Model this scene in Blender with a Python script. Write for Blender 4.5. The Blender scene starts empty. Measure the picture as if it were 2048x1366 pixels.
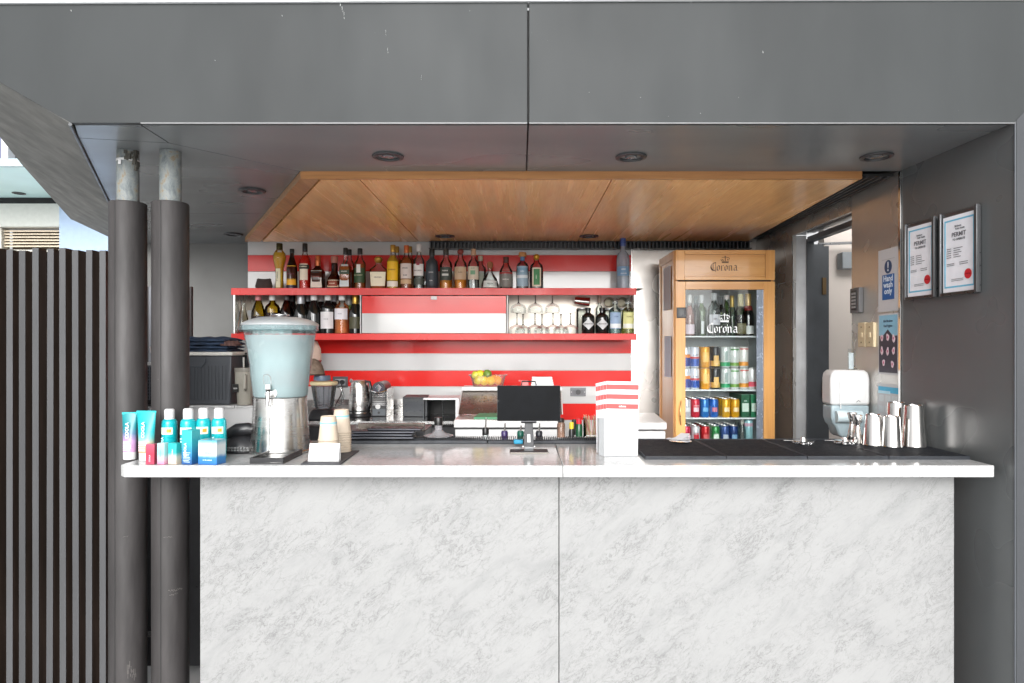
import bpy, math, random
from mathutils import Vector, Matrix
R = math.radians
random.seed(7)
C = bpy.context.scene.collection
SC = bpy.context.scene

# ------------------------------------------------------------------ camera
F = 1340.0; PX, PY = 1040.0, 695.0; EYE = 1.485
cam = bpy.data.cameras.new('camera')
cam.sensor_width = 36.0
cam.lens = F / 2048.0 * 36.0
cam.shift_x = -(PX - 1024.0) / 2048.0
cam.shift_y = (PY - 683.0) / 2048.0
cam.clip_start = 0.05; cam.clip_end = 1000.0
co = bpy.data.objects.new('camera', cam); C.objects.link(co)
co.location = (0, 0, EYE); co.rotation_euler = (R(90), 0, 0)
SC.camera = co

# ------------------------------------------------------------------ light
SUN_EL, SUN_AZ = 22.0, 181.0 # low bright haze behind the camera
w = bpy.data.worlds.new('World'); SC.world = w; w.use_nodes = True
nt = w.node_tree; nt.nodes.clear()
sky = nt.nodes.new('ShaderNodeTexSky'); sky.sky_type = 'NISHITA'; sky.sun_disc = False
sky.sun_elevation = R(SUN_EL); sky.sun_rotation = R(SUN_AZ)
sky.air_density = 1.0; sky.dust_density = 5.0; sky.ozone_density = 1.0
hs = nt.nodes.new('ShaderNodeHueSaturation'); hs.inputs['Saturation'].default_value = 0.05
bg = nt.nodes.new('ShaderNodeBackground'); bg.inputs['Strength'].default_value = 0.15
ow = nt.nodes.new('ShaderNodeOutputWorld')
nt.links.new(sky.outputs[0], hs.inputs['Color']); nt.links.new(hs.outputs[0], bg.inputs['Color'])
nt.links.new(bg.outputs[0], ow.inputs['Surface'])
sl = bpy.data.lights.new('sun', 'SUN'); sl.energy = 1.35; sl.angle = R(45); sl.color = (1.0, 0.99, 0.975)
so = bpy.data.objects.new('sun', sl); C.objects.link(so)
az = R(SUN_AZ)
sd = Vector((math.sin(az) * math.cos(R(SUN_EL)), math.cos(az) * math.cos(R(SUN_EL)), math.sin(R(SUN_EL))))
so.rotation_euler = sd.to_track_quat('Z', 'Y').to_euler(); so.location = (0, -5, 6)
vs = SC.view_settings
vs.view_transform = 'Standard'; vs.look = 'None'; vs.gamma = 1.0; vs.use_curve_mapping = False
vs.exposure = 0.72
cy = SC.cycles
cy.max_bounces = 12; cy.transparent_max_bounces = 32; cy.diffuse_bounces = 6; cy.glossy_bounces = 5
cy.transmission_bounces = 8; cy.sample_clamp_indirect = 6.0; cy.use_denoising = True

def W(px, py, d):            # where the sight line through a pixel of the photograph is at depth d
    return Vector(((px - PX) * d / F, d, EYE - (py - PY) * d / F))
def X(px, d): return (px - PX) * d / F
def Z(py, d): return EYE - (py - PY) * d / F

# ------------------------------------------------------------------ materials
def srgb(c):
    return tuple((x / 255.0 / 12.92 if x / 255.0 <= 0.04045 else ((x / 255.0 + 0.055) / 1.055) ** 2.4) for x in c)
def nodes(name):
    m = bpy.data.materials.new(name); m.use_nodes = True
    t = m.node_tree; t.nodes.clear()
    o = t.nodes.new('ShaderNodeOutputMaterial')
    return m, t, o
def N(t, typ, **kw):
    n = t.nodes.new(typ)
    for k, v in kw.items():
        if k.startswith('i_'): n.inputs[k[2:].replace('_', ' ')].default_value = v
        else: setattr(n, k, v)
    return n
def coords(t, scale=(1, 1, 1), rot=(0, 0, 0)):
    tc = N(t, 'ShaderNodeTexCoord'); mp = N(t, 'ShaderNodeMapping')
    mp.inputs['Scale'].default_value = scale; mp.inputs['Rotation'].default_value = rot
    t.links.new(tc.outputs['Object'], mp.inputs['Vector'])
    return mp.outputs[0]
def noise(t, vec, scale, detail=4, rough=0.55, dist=0.0):
    n = N(t, 'ShaderNodeTexNoise'); n.inputs['Scale'].default_value = scale
    n.inputs['Detail'].default_value = detail; n.inputs['Roughness'].default_value = rough
    n.inputs['Distortion'].default_value = dist
    t.links.new(vec, n.inputs['Vector']); return n.outputs['Fac']
def ramp(t, fac, stops):
    r = N(t, 'ShaderNodeValToRGB'); e = r.color_ramp.elements
    while len(e) > 1: e.remove(e[0])
    e[0].position = stops[0][0]; e[0].color = stops[0][1]
    for p, c in stops[1:]:
        q = e.new(p); q.color = c
    t.links.new(fac, r.inputs[0]); return r.outputs[0]
def g4(v): return (v, v, v, 1)
def c4(c): return (c[0], c[1], c[2], 1)
def mixc(t, fac, a, b, mode='MIX'):
    m = N(t, 'ShaderNodeMixRGB', blend_type=mode)
    for i, s in ((0, fac), (1, a), (2, b)):
        if isinstance(s, (int, float)): m.inputs[i].default_value = s
        elif isinstance(s, tuple): m.inputs[i].default_value = s if len(s) == 4 else c4(s)
        else: t.links.new(s, m.inputs[i])
    return m.outputs[0]
def mat(name, col, rough=0.5, metal=0.0, var=0.08, vs=6, stretch=(1, 1, 1), bump=0.0, bs=80, coat=0.0,
        rvar=0.08, spec=0.5, alpha=1.0, speck=None, trans=0.0):
    m, t, o = nodes(name)
    b = N(t, 'ShaderNodeBsdfPrincipled')
    v = coords(t, stretch)
    n1 = noise(t, v, vs, 5)
    lo = tuple(max(0, x * (1 - var)) for x in col); hi = tuple(min(1, x * (1 + var)) for x in col)
    cc = ramp(t, n1, [(0.22, c4(lo)), (0.78, c4(hi))]); cc.node.color_ramp.interpolation = 'EASE'
    if speck:
        n3 = noise(t, coords(t), speck[1], 2, 0.4)
        f = ramp(t, n3, [(speck[2], g4(0)), (speck[2] + 0.03, g4(1))])
        cc = mixc(t, f, cc, speck[0])
    t.links.new(cc, b.inputs['Base Color'])
    n2 = noise(t, v, vs * 1.7, 2)
    rr = ramp(t, n2, [(0.15, g4(max(0.02, rough - rvar))), (0.85, g4(min(1, rough + rvar)))]); rr.node.color_ramp.interpolation = 'EASE'
    t.links.new(rr, b.inputs['Roughness'])
    b.inputs['Metallic'].default_value = metal
    b.inputs['Coat Weight'].default_value = coat; b.inputs['Coat Roughness'].default_value = 0.06
    b.inputs['Specular IOR Level'].default_value = spec
    b.inputs['Alpha'].default_value = alpha
    b.inputs['Transmission Weight'].default_value = trans
    if bump:
        bn = N(t, 'ShaderNodeBump'); bn.inputs['Strength'].default_value = bump; bn.inputs['Distance'].default_value = 0.002
        t.links.new(noise(t, v, bs, 4), bn.inputs['Height']); t.links.new(bn.outputs[0], b.inputs['Normal'])
    t.links.new(b.outputs[0], o.inputs[0])
    return m
def glassm(name, tint=(0.9, 0.95, 0.93), gloss=1.0, rough=0.02, ior=1.5, body=0.0, bodycol=(0.5, 0.5, 0.5)):
    m, t, o = nodes(name)
    tr = N(t, 'ShaderNodeBsdfTransparent'); tr.inputs[0].default_value = c4(tint)
    gl = N(t, 'ShaderNodeBsdfGlossy'); gl.inputs['Roughness'].default_value = rough
    fr = N(t, 'ShaderNodeFresnel'); fr.inputs['IOR'].default_value = ior
    mx = N(t, 'ShaderNodeMixShader')
    mu = N(t, 'ShaderNodeMath', operation='MULTIPLY'); mu.inputs[1].default_value = gloss
    t.links.new(fr.outputs[0], mu.inputs[0]); t.links.new(mu.outputs[0], mx.inputs[0])
    a = tr.outputs[0]
    if body > 0:
        df = N(t, 'ShaderNodeBsdfDiffuse'); df.inputs[0].default_value = c4(bodycol)
        m2 = N(t, 'ShaderNodeMixShader')
        nz = noise(t, coords(t), 18, 3)
        rr = ramp(t, nz, [(0.3, g4(body * 0.85)), (0.7, g4(min(1, body * 1.15)))])
        t.links.new(rr, m2.inputs[0]); t.links.new(a, m2.inputs[1]); t.links.new(df.outputs[0], m2.inputs[2]); a = m2.outputs[0]
    t.links.new(a, mx.inputs[1]); t.links.new(gl.outputs[0], mx.inputs[2])
    t.links.new(mx.outputs[0], o.inputs[0])
    return m
def marble(name, base=0.76, vein=0.45, sc=1.0, rough=0.3, amount=1.0):
    m, t, o = nodes(name)
    b = N(t, 'ShaderNodeBsdfPrincipled')
    v0 = coords(t, (1, 1, 1), (0, R(42), 0)); mp2 = N(t, 'ShaderNodeMapping'); mp2.inputs['Scale'].default_value = (0.72, 1.0, 1.7)
    t.links.new(v0, mp2.inputs['Vector']); v = mp2.outputs[0]
    warp = noise(t, v, 2.2 * sc, 6, 0.62, 1.2)
    n1 = noise(t, v, 6.0 * sc, 10, 0.74, 0.9)
    v1 = ramp(t, n1, [(0.470, g4(0)), (0.497, g4(0.9)), (0.512, g4(0))])
    n2 = noise(t, v, 15.0 * sc, 8, 0.68, 0.4)
    v2 = ramp(t, n2, [(0.482, g4(0)), (0.5, g4(0.7)), (0.512, g4(0))])
    msk = ramp(t, warp, [(0.40, g4(0.10)), (0.58, g4(1))])
    vein1 = mixc(t, 1.0, v1, msk, 'MULTIPLY'); vein2 = mixc(t, 1.0, v2, msk, 'MULTIPLY')
    both = mixc(t, 1.0, vein1, vein2, 'ADD')
    cloud = noise(t, v, 3.4 * sc, 8, 0.7, 0.6)
    bc = ramp(t, cloud, [(0.30, c4((base * 0.82, base * 0.83, base * 0.83))), (0.50, c4((base * 0.96, base * 0.965, base * 0.96))), (0.7, c4((base, base * 1.005, base * 1.0)))])
    fm = N(t, 'ShaderNodeMath', operation='MULTIPLY'); fm.inputs[1].default_value = 0.62 * amount
    t.links.new(both, fm.inputs[0])
    col = mixc(t, fm.outputs[0], bc, (vein, vein, vein * 1.0))
    vo = N(t, 'ShaderNodeTexVoronoi'); vo.feature = 'DISTANCE_TO_EDGE'; vo.inputs['Scale'].default_value = 7.5 * sc
    wn = N(t, 'ShaderNodeTexNoise'); wn.inputs['Scale'].default_value = 9.0 * sc; wn.inputs['Detail'].default_value = 7; wn.inputs['Roughness'].default_value = 0.65
    t.links.new(v, wn.inputs['Vector'])
    wv = N(t, 'ShaderNodeVectorMath', operation='SCALE'); wv.inputs[3].default_value = 0.17 / sc
    wa = N(t, 'ShaderNodeVectorMath', operation='ADD')
    t.links.new(wn.outputs['Color'], wv.inputs[0]); t.links.new(v, wa.inputs[0]); t.links.new(wv.outputs[0], wa.inputs[1]); t.links.new(wa.outputs[0], vo.inputs['Vector'])
    cr = ramp(t, vo.outputs['Distance'], [(0.0, g4(0.55 * amount)), (0.022, g4(0))])
    mk = ramp(t, noise(t, v, 4.5 * sc, 4, 0.6), [(0.46, g4(0)), (0.60, g4(1))])
    col = mixc(t, mixc(t, 1.0, cr, mk, 'MULTIPLY'), col, (vein * 1.4, vein * 1.4, vein * 1.42))
    n4 = noise(t, coords(t, (1, 1, 2.2), (0, R(50), 0)), 55, 3, 0.5)
    f4 = ramp(t, n4, [(0.700, g4(0)), (0.74, g4(min(1, 0.7 * amount)))])
    col = mixc(t, f4, col, (0.2, 0.2, 0.21))
    t.links.new(col, b.inputs['Base Color']); b.inputs['Roughness'].default_value = rough
    bn = N(t, 'ShaderNodeBump'); bn.inputs['Strength'].default_value = 0.05; bn.inputs['Distance'].default_value = 0.001
    t.links.new(n2, bn.inputs['Height']); t.links.new(bn.outputs[0], b.inputs['Normal'])
    t.links.new(b.outputs[0], o.inputs[0]); return m
def wood(name, c1, c2, axis='y', sc=1.0, rough=0.35, coat=0.0, fine=90):
    m, t, o = nodes(name)
    b = N(t, 'ShaderNodeBsdfPrincipled')
    st = {'y': (1, 0.045, 1), 'x': (0.05, 1, 1), 'z': (1, 1, 0.05)}[axis]
    v = coords(t, st)
    n1 = noise(t, v, fine * sc, 5, 0.6, 0.2); n2 = noise(t, v, 9 * sc, 4, 0.5, 0.2)
    a = ramp(t, n1, [(0.34, c4(c2)), (0.60, c4(c1))]); bcol = ramp(t, n2, [(0.3, g4(0.88)), (0.7, g4(1.06))])
    col = mixc(t, 1.0, a, bcol, 'MULTIPLY')
    t.links.new(col, b.inputs['Base Color'])
    rr = ramp(t, n2, [(0.3, g4(rough - 0.07)), (0.7, g4(rough + 0.08))]); t.links.new(rr, b.inputs['Roughness'])
    b.inputs['Coat Weight'].default_value = coat
    bn = N(t, 'ShaderNodeBump'); bn.inputs['Strength'].default_value = 0.12; bn.inputs['Distance'].default_value = 0.001
    t.links.new(n1, bn.inputs['Height']); t.links.new(bn.outputs[0], b.inputs['Normal'])
    t.links.new(b.outputs[0], o.inputs[0]); return m
def grad(name, stops, z0, z1, rough=0.35, metal=0.0, coat=0.2):       # printed colour fade up a package
    m, t, o = nodes(name)
    b = N(t, 'ShaderNodeBsdfPrincipled')
    tc = N(t, 'ShaderNodeTexCoord'); sp = N(t, 'ShaderNodeSeparateXYZ'); mr = N(t, 'ShaderNodeMapRange')
    t.links.new(tc.outputs['Object'], sp.inputs[0]); t.links.new(sp.outputs[2], mr.inputs[0])
    mr.inputs[1].default_value = z0; mr.inputs[2].default_value = z1
    ad = N(t, 'ShaderNodeMath', operation='ADD')
    nz = noise(t, coords(t), 30, 3); sc = N(t, 'ShaderNodeMath', operation='MULTIPLY_ADD')
    t.links.new(nz, sc.inputs[0]); sc.inputs[1].default_value = 0.16; sc.inputs[2].default_value = -0.08
    t.links.new(mr.outputs[0], ad.inputs[0]); t.links.new(sc.outputs[0], ad.inputs[1])
    col = ramp(t, ad.outputs[0], [(p, c4(tuple(q * .62 for q in srgb(c)))) for p, c in stops])
    t.links.new(col, b.inputs['Base Color']); b.inputs['Roughness'].default_value = rough
    b.inputs['Metallic'].default_value = metal; b.inputs['Coat Weight'].default_value = coat
    t.links.new(b.outputs[0], o.inputs[0]); return m

_mc = {}
def paint(c, rough=0.4, metal=0.0, coat=0.0, var=0.05):
    """plain printed or painted surface of an sRGB colour"""
    k = (tuple(c), rough, metal, coat)
    if k not in _mc:
        _mc[k] = mat('paint_%02x%02x%02x_%d' % (c[0], c[1], c[2], int(rough * 100)), srgb(c), rough, metal, var, 25, coat=coat, rvar=0.05)
    return _mc[k]

M = {}
M['fascia'] = mat('fascia_metal', (0.037, 0.040, 0.041), 0.5, 0.0, 0.15, 1.5, stretch=(1.6, 1, .6), bump=0.08, bs=260, spec=0.15, speck=((0.3, 0.3, 0.3), 110, 0.80))
M['soffit'] = mat('soffit_metal', (0.146, 0.156, 0.161), 0.30, 0.0, 0.22, 1.6, stretch=(0.4, 1, 1))
M['reveal'] = mat('reveal_metal', (0.092, 0.098, 0.100), 0.30, 0.0, 0.10, 1.8, bump=0.05, bs=420)
M['concrete'] = mat('weathered_panel', (0.115, 0.114, 0.105), 0.7, 0.0, 0.34, 4.5, stretch=(0.35, 1.6, 3.0), bump=0.3, bs=30)
M['pillar'] = mat('pillar_metal', (0.034, 0.037, 0.042), 0.6, 0, 0.06, 3, bump=0.5, bs=500)
M['trim'] = mat('bright_trim', (0.75, 0.75, 0.74), 0.25, 0.9)
M['dark'] = mat('dark_void', (0.01, 0.01, 0.01), 0.7)
M['batten'] = mat('batten_paint', (0.054, 0.055, 0.058), 0.42, 0, 0.14, 5, stretch=(3, 3, 0.5), bump=0.25, bs=60, spec=0.4, speck=((0.3, 0.3, 0.3), 140, 0.80))
def vary(m, lo, hi):
    t = m.node_tree; b = [n for n in t.nodes if n.type == 'BSDF_PRINCIPLED'][0]; l = b.inputs['Base Color'].links[0]; src = l.from_socket
    oi = N(t, 'ShaderNodeObjectInfo'); rr = ramp(t, oi.outputs['Random'], [(0, g4(lo)), (1, g4(hi))]); t.links.new(mixc(t, 1.0, src, rr, 'MULTIPLY'), b.inputs['Base Color'])
vary(M['batten'], 0.72, 1.12)
M['batten_back'] = mat('stained_board', (0.040, 0.027, 0.021), 0.4, 0, 0.55, 6, stretch=(3, 3, 0.35), bump=0.3, bs=60)
M['column'] = mat('column_cladding', (0.036, 0.033, 0.033), 0.5, 0, 0.42, 5, stretch=(2.5, 2.5, 0.45), bump=0.2, bs=60, spec=0.3, speck=((0.25, 0.24, 0.23), 130, 0.82))
def galv():
    m, t, o = nodes('galvanised_pipe'); b = N(t, 'ShaderNodeBsdfPrincipled')
    v = coords(t, (1, 1, 0.6))
    n = noise(t, v, 34, 7, 0.72, 0.5)
    c = ramp(t, n, [(0.30, c4((0.07, 0.08, 0.085))), (0.46, c4((0.14, 0.16, 0.163))), (0.54, c4((0.19, 0.205, 0.20))), (0.60, c4((0.19, 0.16, 0.11))), (0.68, c4((0.17, 0.10, 0.04)))])
    t.links.new(c, b.inputs['Base Color']); b.inputs['Roughness'].default_value = 0.6; b.inputs['Metallic'].default_value = 0.0
    bn = N(t, 'ShaderNodeBump'); bn.inputs['Strength'].default_value = 0.4; bn.inputs['Distance'].default_value = 0.002
    t.links.new(n, bn.inputs['Height']); t.links.new(bn.outputs[0], b.inputs['Normal'])
    t.links.new(b.outputs[0], o.inputs[0]); return m
M['galv'] = galv()
M['marble'] = marble('marble_cladding', 0.262, 0.07, 2.1, 0.32, 1.0)
M['marble_top'] = marble('marble_top', 0.46, 0.16, 1.4, 0.13, 0.85)
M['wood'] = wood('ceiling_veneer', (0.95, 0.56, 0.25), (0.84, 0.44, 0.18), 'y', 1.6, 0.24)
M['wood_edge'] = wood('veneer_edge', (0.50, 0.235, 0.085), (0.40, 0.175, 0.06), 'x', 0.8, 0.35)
M['fridge_wood'] = wood('pine_z', (0.66, 0.345, 0.11), (0.56, 0.265, 0.075), 'z', 0.35, 0.33, 0.3)
M['fridge_wood_x'] = wood('pine_x', (0.68, 0.36, 0.12), (0.56, 0.265, 0.075), 'x', 0.35, 0.33, 0.3, 60)
M['red'] = mat('red_glass', (0.64, 0.026, 0.022), 0.16, 0, 0.06, 3, rvar=0.06, coat=0.0, spec=0.28)
M['white_panel'] = mat('grey_white_glass', (0.52, 0.53, 0.53), 0.14, 0, 0.03, 2, rvar=0.04, coat=0.3)
M['red_board'] = mat('red_laminate', (0.64, 0.03, 0.026), 0.3, 0, 0.08, 4, spec=0.3)
M['joint'] = mat('joint', (0.55, 0.45, 0.43), 0.5)
M['steel'] = mat('brushed_steel', (0.66, 0.65, 0.63), 0.26, 1.0, 0.08, 3, stretch=(1, 1, 6), bump=0.05, bs=60)
M['steel_wall'] = mat('steel_sheet', (0.54, 0.525, 0.50), 0.28, 0.7, 0.15, 2.0, rvar=0.10)
M['steel_mirror'] = mat('polished_steel', (0.82, 0.81, 0.80), 0.10, 1.0, 0.03, 4, rvar=0.04)
M['chrome'] = mat('chrome', (0.85, 0.85, 0.86), 0.06, 1.0, 0.02)
M['bench'] = mat('steel_bench', (0.42, 0.42, 0.42), 0.14, 1.0, 0.08, 3)
M['tin'] = mat('shaker_steel', (0.74, 0.72, 0.70), 0.15, 1.0, 0.05, 10, rvar=0.06)
M['greywall'] = mat('grey_render', (0.15, 0.15, 0.145), 0.7, 0, 0.10, 3, bump=0.2, bs=50)
M['beige'] = mat('beige_wall', (0.58, 0.52, 0.47), 0.6, 0, 0.05, 3)
M['doorgrey'] = mat('door_frame_grey', (0.045, 0.05, 0.056), 0.4, 0, 0.15, 8)
M['black'] = mat('black_plastic', (0.014, 0.014, 0.016), 0.35, 0, 0.2, 20)
M['blackgloss'] = mat('black_glass', (0.002, 0.0025, 0.0035), 0.14, 0, 0.3, 20, rvar=0.05, spec=0.02)
M['rubber'] = mat('black_rubber', (0.014, 0.017, 0.023), 0.55, 0, 0.25, 30, bump=0.2, bs=300)
M['white'] = mat('white_plastic', (0.56, 0.56, 0.56), 0.35, 0, 0.03)
M['paper'] = mat('white_paper', (0.58, 0.58, 0.60), 0.6, 0, 0.03)
M['grey'] = mat('grey_plastic', (0.062, 0.068, 0.078), 0.4, 0, 0.08, 6)
M['jeans'] = mat('denim', (0.018, 0.035, 0.07), 0.85, 0, 0.45, 25, bump=0.8, bs=120)
M['glass'] = glassm('clear_glass', (0.94, 0.97, 0.96), 1.0)
M['glass2'] = glassm('clear_plastic', (0.90, 0.93, 0.93), 0.8, 0.05)
M['pane'] = glassm('door_glass', (0.93, 0.95, 0.95), 0.75, 0.01)
M['ground'] = mat('pale_deck', (0.73, 0.735, 0.74), 0.75, 0, 0.12, 0.8, bump=0.3, bs=20)
M['floor'] = mat('bar_floor', (0.61, 0.615, 0.62), 0.55, 0, 0.15, 3)

# ------------------------------------------------------------------ mesh building
class MB:
    def __init__(s): s.v = []; s.f = []
    def add(s, vs, fs):
        b = len(s.v); s.v += [tuple(v) for v in vs]; s.f += [tuple(i + b for i in f) for f in fs]; return s
    def box(s, x0, x1, y0, y1, z0, z1):
        return s.add([(x0, y0, z0), (x1, y0, z0), (x1, y1, z0), (x0, y1, z0), (x0, y0, z1), (x1, y0, z1), (x1, y1, z1), (x0, y1, z1)],
                     [(0, 3, 2, 1), (4, 5, 6, 7), (0, 1, 5, 4), (1, 2, 6, 5), (2, 3, 7, 6), (3, 0, 4, 7)])
    def quad(s, *p): return s.add(p, [tuple(range(len(p)))])
    def prism(s, pts, vec):
        n = len(pts); vec = Vector(vec); a = [Vector(p) for p in pts]; b = [p + vec for p in a]
        nrm = Vector((0, 0, 0))
        for i in range(n):
            nrm += a[i].cross(a[(i + 1) % n])
        if nrm.dot(vec) > 0: a = a[::-1]; b = b[::-1]
        return s.add(a + b, [tuple(range(n)), tuple(range(2 * n - 1, n - 1, -1))] + [(i, n + i, n + (i + 1) % n, (i + 1) % n) for i in range(n)])
    def lathe(s, prof, n=20, c=(0, 0, 0), a0=0.0, a1=360.0, sq=0.0, ys=1.0, close=True):
        full = abs(a1 - a0) >= 359.9; k = n if full else n + 1
        vs = []; fs = []
        for r, z in prof:
            for i in range(k):
                a = R(a0 + (a1 - a0) * i / n); ca, sa = math.cos(a), math.sin(a)
                q = 1.0
                if sq > 0:
                    p = 2 + sq * 8
                    q = 1.0 / ((abs(ca) ** p + abs(sa) ** p) ** (1 / p))
                vs.append((c[0] + r * q * ca, c[1] + r * q * sa * ys, c[2] + z))
        for j in range(len(prof) - 1):
            for i in range(n):
                i2 = (i + 1) % k
                fs.append((j * k + i, j * k + i2, (j + 1) * k + i2, (j + 1) * k + i))
        if full and close:
            if prof[0][0] > 1e-5: fs.append(tuple(range(k - 1, -1, -1)))
            if prof[-1][0] > 1e-5: fs.append(tuple(range((len(prof) - 1) * k, len(prof) * k)))
        return s.add(vs, fs)
    def tube(s, pts, r, n=8, cap=True):
        P = [Vector(p) for p in pts]; vs = []; fs = []
        up = Vector((0, 0, 1)); prev = None
        for i, p in enumerate(P):
            d = (P[min(i + 1, len(P) - 1)] - P[max(i - 1, 0)]).normalized()
            if prev is None:
                u = d.cross(up)
                if u.length < 1e-3: u = d.cross(Vector((1, 0, 0)))
            else:
                u = prev - d * prev.dot(d)
            u.normalize(); prev = u; q = d.cross(u)
            rr = r[i] if isinstance(r, (list, tuple)) else r
            for k in range(n):
                a = 2 * math.pi * k / n; vs.append(p + u * (math.cos(a) * rr) + q * (math.sin(a) * rr))
        for i in range(len(P) - 1):
            for k in range(n):
                k2 = (k + 1) % n; fs.append((i * n + k, i * n + k2, (i + 1) * n + k2, (i + 1) * n + k))
        if cap: fs.append(tuple(range(n - 1, -1, -1))); fs.append(tuple(range((len(P) - 1) * n, len(P) * n)))
        return s.add(vs, fs)
    def disc(s, c, r, n=20, axis='y'):
        vs = [(c[0] + r * math.cos(2 * math.pi * i / n), c[1], c[2] + r * math.sin(2 * math.pi * i / n)) for i in range(n)]
        return s.add(vs, [tuple(range(n))])
    def xf(s, mtx):
        s.v = [tuple(mtx @ Vector(v)) for v in s.v]; return s
def mesh(mb, name, m, smooth=True):
    me = bpy.data.meshes.new(name); me.from_pydata(mb.v, [], mb.f); me.validate()
    import bmesh
    bm = bmesh.new(); bm.from_mesh(me); bmesh.ops.recalc_face_normals(bm, faces=bm.faces); bm.to_mesh(me); bm.free()
    if smooth:
        me.shade_smooth()
        me.set_sharp_from_angle(angle=R(38))
    me.materials.append(m); me.update(); return me
def part(name, mb, m, parent=None, bevel=0.0, kind=None, label=None, smooth=True):
    o = bpy.data.objects.new(name, mesh(mb, name, m, smooth)); C.objects.link(o)
    if parent is not None: o.parent = parent
    if bevel:
        b = o.modifiers.new('bevel', 'BEVEL'); b.width = bevel; b.segments = 2; b.limit_method = 'ANGLE'; b.angle_limit = R(40)
    if kind: o['kind'] = kind
    if label: o['label'] = label
    return o
def thing(name, label, cat, loc=(0, 0, 0), rz=0.0, group=None):
    o = bpy.data.objects.new(name, None); C.objects.link(o); o.empty_display_size = 0.05
    o.location = loc; o.rotation_euler = (0, 0, rz); o['label'] = label; o['category'] = cat
    if group: o['group'] = group
    return o
def solo(name, mb, m, label, cat, group=None, bevel=0.0, loc=None):
    o = part(name, mb, m, None, bevel)
    if loc: o.location = loc
    o['label'] = label; o['category'] = cat
    if group: o['group'] = group
    return o
def struct(name, mb, m, parent=None, bevel=0.0):
    return part(name, mb, m, parent, bevel, 'structure' if parent is None else None)
def dup(root, loc, rz=None, label=None, group=None):
    r = root.copy(); C.objects.link(r); r.location = loc
    if rz is not None: r.rotation_euler = (0, 0, rz)
    if label: r['label'] = label
    if group: r['group'] = group
    for ch in list(root.children):
        c = ch.copy(); C.objects.link(c); c.parent = r
        for gch in list(ch.children):
            d = gch.copy(); C.objects.link(d); d.parent = c
    return r
def text(name, s, size, x, y, z, m, parent, align='CENTER', vert=False, sx=1.0, bold=True):
    cu = bpy.data.curves.new('t', 'FONT'); cu.body = s; cu.size = size; cu.align_x = align; cu.extrude = 0.00015
    if bold: cu.offset = size * 0.018
    cu.resolution_u = 2
    ob = bpy.data.objects.new('t', cu); C.objects.link(ob)
    bpy.context.view_layer.update()
    me = bpy.data.meshes.new_from_object(ob.evaluated_get(bpy.context.evaluated_depsgraph_get()))
    bpy.data.objects.remove(ob); bpy.data.curves.remove(cu)
    mt = Matrix.Translation((x, y, z)) @ Matrix.Rotation(R(90), 4, 'X') @ (Matrix.Rotation(R(90), 4, 'Z') if vert else Matrix.Identity(4)) @ Matrix.Diagonal((sx, 1, 1, 1))
    me.transform(mt); me.materials.clear(); me.materials.append(m); me.name = name
    o = bpy.data.objects.new(name, me); C.objects.link(o); o.parent = parent; return o
def flat(name, x0, x1, z0, z1, k, m, parent, t=0.0006):
    return part(name, MB().box(x0, x1, -0.001 - k * 0.0008 - t, -0.001 - k * 0.0008, z0, z1), m, parent, smooth=False)

# ================================================================== STRUCTURE
FY = 2.244; SZ = EYE + 0.752; WZ = EYE + 0.722; TOPZ = 2.645
def inset(pts, d):
    n = len(pts); P = [Vector(p) for p in pts]
    ar = sum(P[i].x * P[(i + 1) % n].y - P[(i + 1) % n].x * P[i].y for i in range(n))
    s = 1 if ar > 0 else -1; out = []
    for i in range(n):
        a, b, c = P[i - 1], P[i], P[(i + 1) % n]
        e1 = (b - a).normalized(); e2 = (c - b).normalized()
        n1 = Vector((-e1.y, e1.x)) * s; n2 = Vector((-e2.y, e2.x)) * s
        k = 1 + n1.dot(n2)
        out.append(b + (n1 + n2) * (d / max(k, 0.3)))
    return out
def plate(pts2, z0, t, d=0.0015):          # horizontal plate from an XY outline
    q = inset(pts2, d)
    return MB().prism([(p.x, p.y, z0) for p in q], (0, 0, t))

struct('ground', MB().quad((-120, -120, 0), (120, -120, 0), (120, 120, 0), (-120, 120, 0)), M['ground'])
struct('floor', MB().box(-3.2, 3.4, 2.5, 6.0, 0.0, 0.012), M['floor'])

# canopy: fascia, soffit, core, folded side panels, veneer ceiling
K0 = paint((98, 99, 100), 0.5)
cnp = thing('canopy', 'dark grey metal canopy over the bar with flat fascia and panelled soffit', 'canopy', (0, 0, 0))
part('fascia_panel', MB().prism([(-2.195, FY, TOPZ - 0.01), (-1.507, FY, SZ), (0.0245, FY, SZ), (0.0245, FY, TOPZ)], (0, 0.02, 0)), M['fascia'], cnp, 0.0015)
part('fascia_panel', MB().prism([(0.0305, FY, TOPZ), (0.0305, FY, SZ), (1.655, FY, SZ), (2.058, FY, TOPZ)], (0, 0.02, 0)), M['fascia'], cnp, 0.0015)
part('fascia_trim', MB().box(X(282, FY), 0.024, FY - 0.003, FY + 0.002, SZ - 0.0035, SZ + 0.0015).box(0.031, 1.655, FY - 0.003, FY + 0.002, SZ - 0.0030, SZ + 0.0010), K0, cnp)
part('sky_strip', MB().prism([(-2.3, FY - 0.012, TOPZ - 0.013), (2.3, FY - 0.012, TOPZ + 0.006), (2.3, FY - 0.012, TOPZ + 0.02), (-2.3, FY - 0.012, TOPZ + 0.004)], (0, 0.05, 0)), paint((225, 228, 230)), cnp)  # pale strip added to stand for the bright sky above the fascia
lft = lambda y: -1.507 - 0.506 * (y - FY)
def sp(px, py): d = 0.752 * F / (PY - py); return (X(px, d), d)
b_ = (-1.507, FY + 0.021); c_ = (sp(280, 249)[0], FY + 0.021); m_ = sp(338, 286); w_ = (lft(sp(160, 276)[1]) + 0.0, sp(160, 276)[1])
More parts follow.
